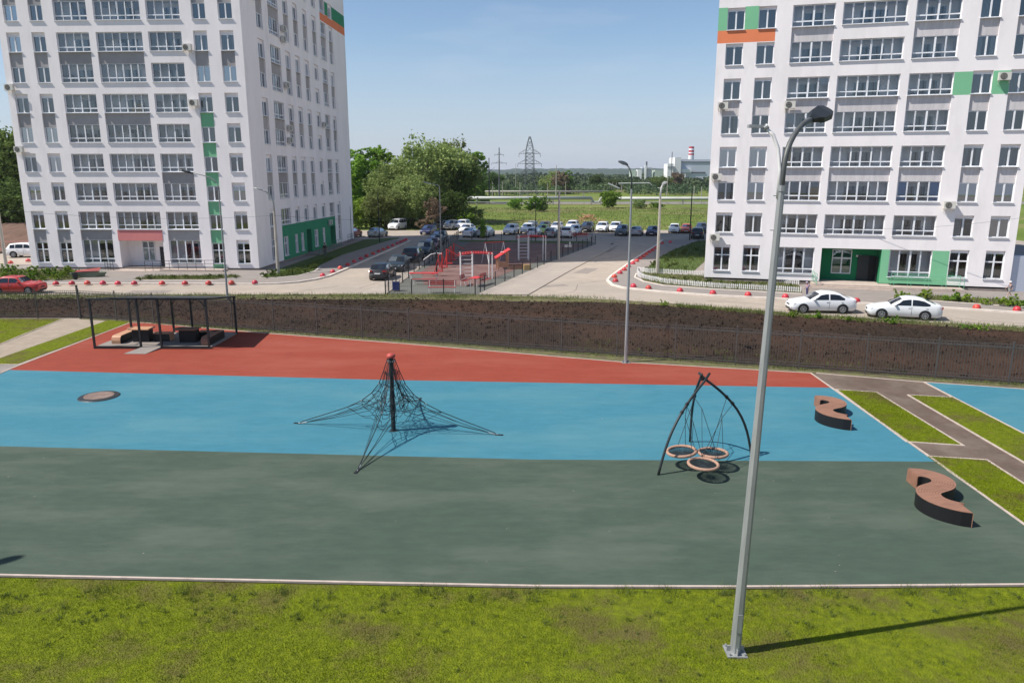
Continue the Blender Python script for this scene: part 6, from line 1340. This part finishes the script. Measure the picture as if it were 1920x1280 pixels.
# ------------------------------------------------------------------ people
def person(px, h, face, label, pose, cl, z=.1):
    """pose: joint name -> (x forward, y left, z up) in units of body height"""
    g = G(*px, z); e = empty('person', (g.x, g.y, z), face, label, 'person'); P_ = {k: Vector(v) * h for k, v in pose.items()}
    chain = [('pelvis', 'chest'), ('chest', 'neck'), ('neck', 'head'), ('head', 'crown')] + [(a + s, b_ + s) for s in 'LR' for a, b_ in (('hip', 'knee'), ('knee', 'ankle'), ('ankle', 'toe'), ('shoulder', 'elbow'), ('elbow', 'wrist'), ('wrist', 'palm'))] + [('pelvis', 'hipL'), ('pelvis', 'hipR'), ('chest', 'shoulderL'), ('chest', 'shoulderR')]
    rad = dict(pelvis=.065, chest=.07, neck=.03, head=.062, crown=.045, hip=.055, knee=.034, ankle=.022, toe=.02, shoulder=.035, elbow=.024, wrist=.016, palm=.018)
    for s in 'LR':
        w_, el = P_['wrist' + s], P_['elbow' + s]; d = (w_ - el).normalized(); P_['palm' + s] = w_ + d * h * .035
        sd = Vector((0, 1 if s == 'L' else -1, 0)); up = d.cross(sd).normalized()
        for i in range(5):
            k = f'f{i}' + s; o_ = (up * (i - 1.5) * .011 * h) if i < 4 else -up * .02 * h; P_[k] = P_['palm' + s] + o_ + d * h * .02 * (1 if i < 4 else .2); P_[k + 't'] = P_[k] + (d * (.03 if i < 4 else .018) + sd * -.012) * h + (-up * .01 * h if i == 4 else Vector())
            chain += [('palm' + s, k), (k, k + 't')]
    def skinned(name, names, scale, m, par, edges):
        idx = {k: i for i, k in enumerate(names)}; me = bpy.data.meshes.new(name); me.from_pydata([P_[k] for k in names], [(idx[a], idx[c]) for a, c in edges if a in idx and c in idx], []); me.materials.append(m)
        o = obj(name, me, par); sm = o.modifiers.new('skin', 'SKIN'); 
        for k, i in idx.items():
            base = k.rstrip('LRt') if k[0] != 'f' else 'f'; rr = (.0055 if base == 'f' else rad.get(k, rad.get(k[:-1], .02))) * h * scale; me.skin_vertices[0].data[i].radius = (rr, rr); me.skin_vertices[0].data[i].use_root = (i == 0)
        ss = o.modifiers.new('smooth', 'SUBSURF'); ss.levels = 1; ss.render_levels = 2; return o
    def skinobj(name, names, scale, m, par):
        idx = {k: i for i, k in enumerate(names)}; me = bpy.data.meshes.new(name); me.from_pydata([P_[k] for k in names], [(idx[a], idx[c]) for a, c in chain if a in idx and c in idx], []); me.materials.append(m)
        o = obj(name, me, par); o.modifiers.new('skin', 'SKIN'); 
        if not me.skin_vertices:
            bpy.context.view_layer.objects.active = o; bpy.ops.mesh.customdata_skin_add()
        for k, i in idx.items():
            rr = (.0055 if k[0] == 'f' else rad.get(k, rad.get(k[:-1], .02))) * h * scale; me.skin_vertices[0].data[i].radius = (rr, rr); me.skin_vertices[0].data[i].use_root = (i == 0)
        ss = o.modifiers.new('smooth', 'SUBSURF'); ss.levels = 1; ss.render_levels = 1; return o
    body = skinobj('body', list(P_), 1.0, M['skin'], e)
    skinobj('shirt', ['pelvis', 'chest', 'shoulderL', 'shoulderR', 'elbowL', 'elbowR'], 1.22, cl[0], e)
    skinobj('trousers', ['pelvis', 'hipL', 'hipR', 'kneeL', 'kneeR'] + (['ankleL', 'ankleR'] if cl[3] else []), 1.25, cl[1], e)
    skinobj('shoes', ['ankleL', 'toeL'], 1.35, M['black'] if cl[3] else cl[2], e); skinobj('shoes', ['ankleR', 'toeR'], 1.35, M['black'] if cl[3] else cl[2], e)
    b = MB(); c = P_['head']; R_ = .075 * h; prof = [(R_ * cos(t), R_ * 1.15 * sin(t)) for t in np.linspace(.05, pi / 2, 7)]; b.lathe(prof, (c.x - .006 * h, c.y, c.z + .018 * h), 14); b.box(c.x + .04 * h, c.x + .10 * h, -.04 * h + c.y, .04 * h + c.y, c.z + .02 * h, c.z + .028 * h); b.build('cap', cl[2], e, smooth=True)
    b = MB(); b.add([(c.x + .058 * h, c.y - .008 * h, c.z - .02 * h), (c.x + .058 * h, c.y + .008 * h, c.z - .02 * h), (c.x + .08 * h, c.y, c.z - .018 * h), (c.x + .06 * h, c.y, c.z + .01 * h)], [(0, 1, 2), (0, 2, 3), (1, 3, 2)]); b.build('nose', M['skin'], e)
    for s in (-1, 1): b = MB(); b.lathe([(0, .008 * h), (.007 * h, 0), (0, -.008 * h)], (c.x + .058 * h, c.y + s * .022 * h, c.z + .006 * h), 6); b.build('eye', M['black'], e)
    b = MB(); b.box(c.x + .054 * h, c.x + .066 * h, c.y - .015 * h, c.y + .015 * h, c.z - .038 * h, c.z - .032 * h); b.build('mouth', M['bolred'], e)
    return e
WALK = dict(pelvis=(0, 0, .52), chest=(.01, 0, .74), neck=(.02, 0, .83), head=(.03, 0, .92), crown=(.03, 0, .965), hipL=(0, .05, .5), hipR=(0, -.05, .5), kneeL=(.12, .05, .29), kneeR=(-.03, -.05, .28), ankleL=(.15, .05, .04), ankleR=(-.17, -.05, .06), toeL=(.23, .05, .02), toeR=(-.10, -.05, .02),
    shoulderL=(0, .10, .79), shoulderR=(0, -.10, .79), elbowL=(-.08, .13, .63), elbowR=(.08, -.13, .63), wristL=(-.03, .13, .50), wristR=(.19, -.12, .56))
PUSH = dict(WALK, elbowL=(.08, .12, .64), wristL=(.22, .10, .60), elbowR=(.08, -.12, .64), wristR=(.22, -.10, .60))
STAND = dict(WALK, kneeL=(.03, .06, .28), kneeR=(.0, -.06, .28), ankleL=(.0, .07, .04), ankleR=(-.02, -.07, .04), toeL=(.08, .08, .02), toeR=(.06, -.08, .02), wristL=(.05, .16, .50), wristR=(.12, -.15, .52), chest=(.04, 0, .73), neck=(.07, 0, .82), head=(.10, 0, .905), crown=(.10, 0, .95))
person((1892, 557), 1.25, pi, 'person in a white cap and grey shorts walking past the corner of the right building', WALK, (simple('grey_top', (.16, .16, .2)), simple('grey_shorts', (.24, .24, .22)), M['whitep'], False))
person((1513, 554.5), 1.15, radians(200), 'person in a lilac top and navy trousers at the end of the picket fence', STAND, (simple('lilac_cloth', (.38, .28, .45)), simple('navy_cloth', (.05, .05, .13)), simple('lilac_cap', (.42, .34, .48)), True))
person((610, 482), 1.65, radians(100), 'person in dark clothes standing in the shade by the green wall of the left building', STAND, (simple('dark_cloth', (.02, .02, .025)), simple('grey_cloth', (.12, .12, .12)), simple('dark_hair', (.03, .02, .015)), True))
# ------------------------------------------------------------------ air
b = MB(); b.box(-5900, 5900, -280, 4200, -1.1, 90); o = b.build('haze', None); hm = bpy.data.materials.new('haze'); hm.use_nodes = True; n = hm.node_tree.nodes; n.remove(n['Principled BSDF'])
v = n.new('ShaderNodeVolumePrincipled'); v.inputs['Color'].default_value = (.86, .92, 1, 1); v.inputs['Density'].default_value = .00009; v.inputs['Anisotropy'].default_value = .2
hm.node_tree.links.new(v.outputs[0], n['Material Output'].inputs['Volume']); o.data.materials.clear(); o.data.materials.append(hm); o['kind'] = 'stuff'; o['label'] = 'thin pale summer haze over the whole place'
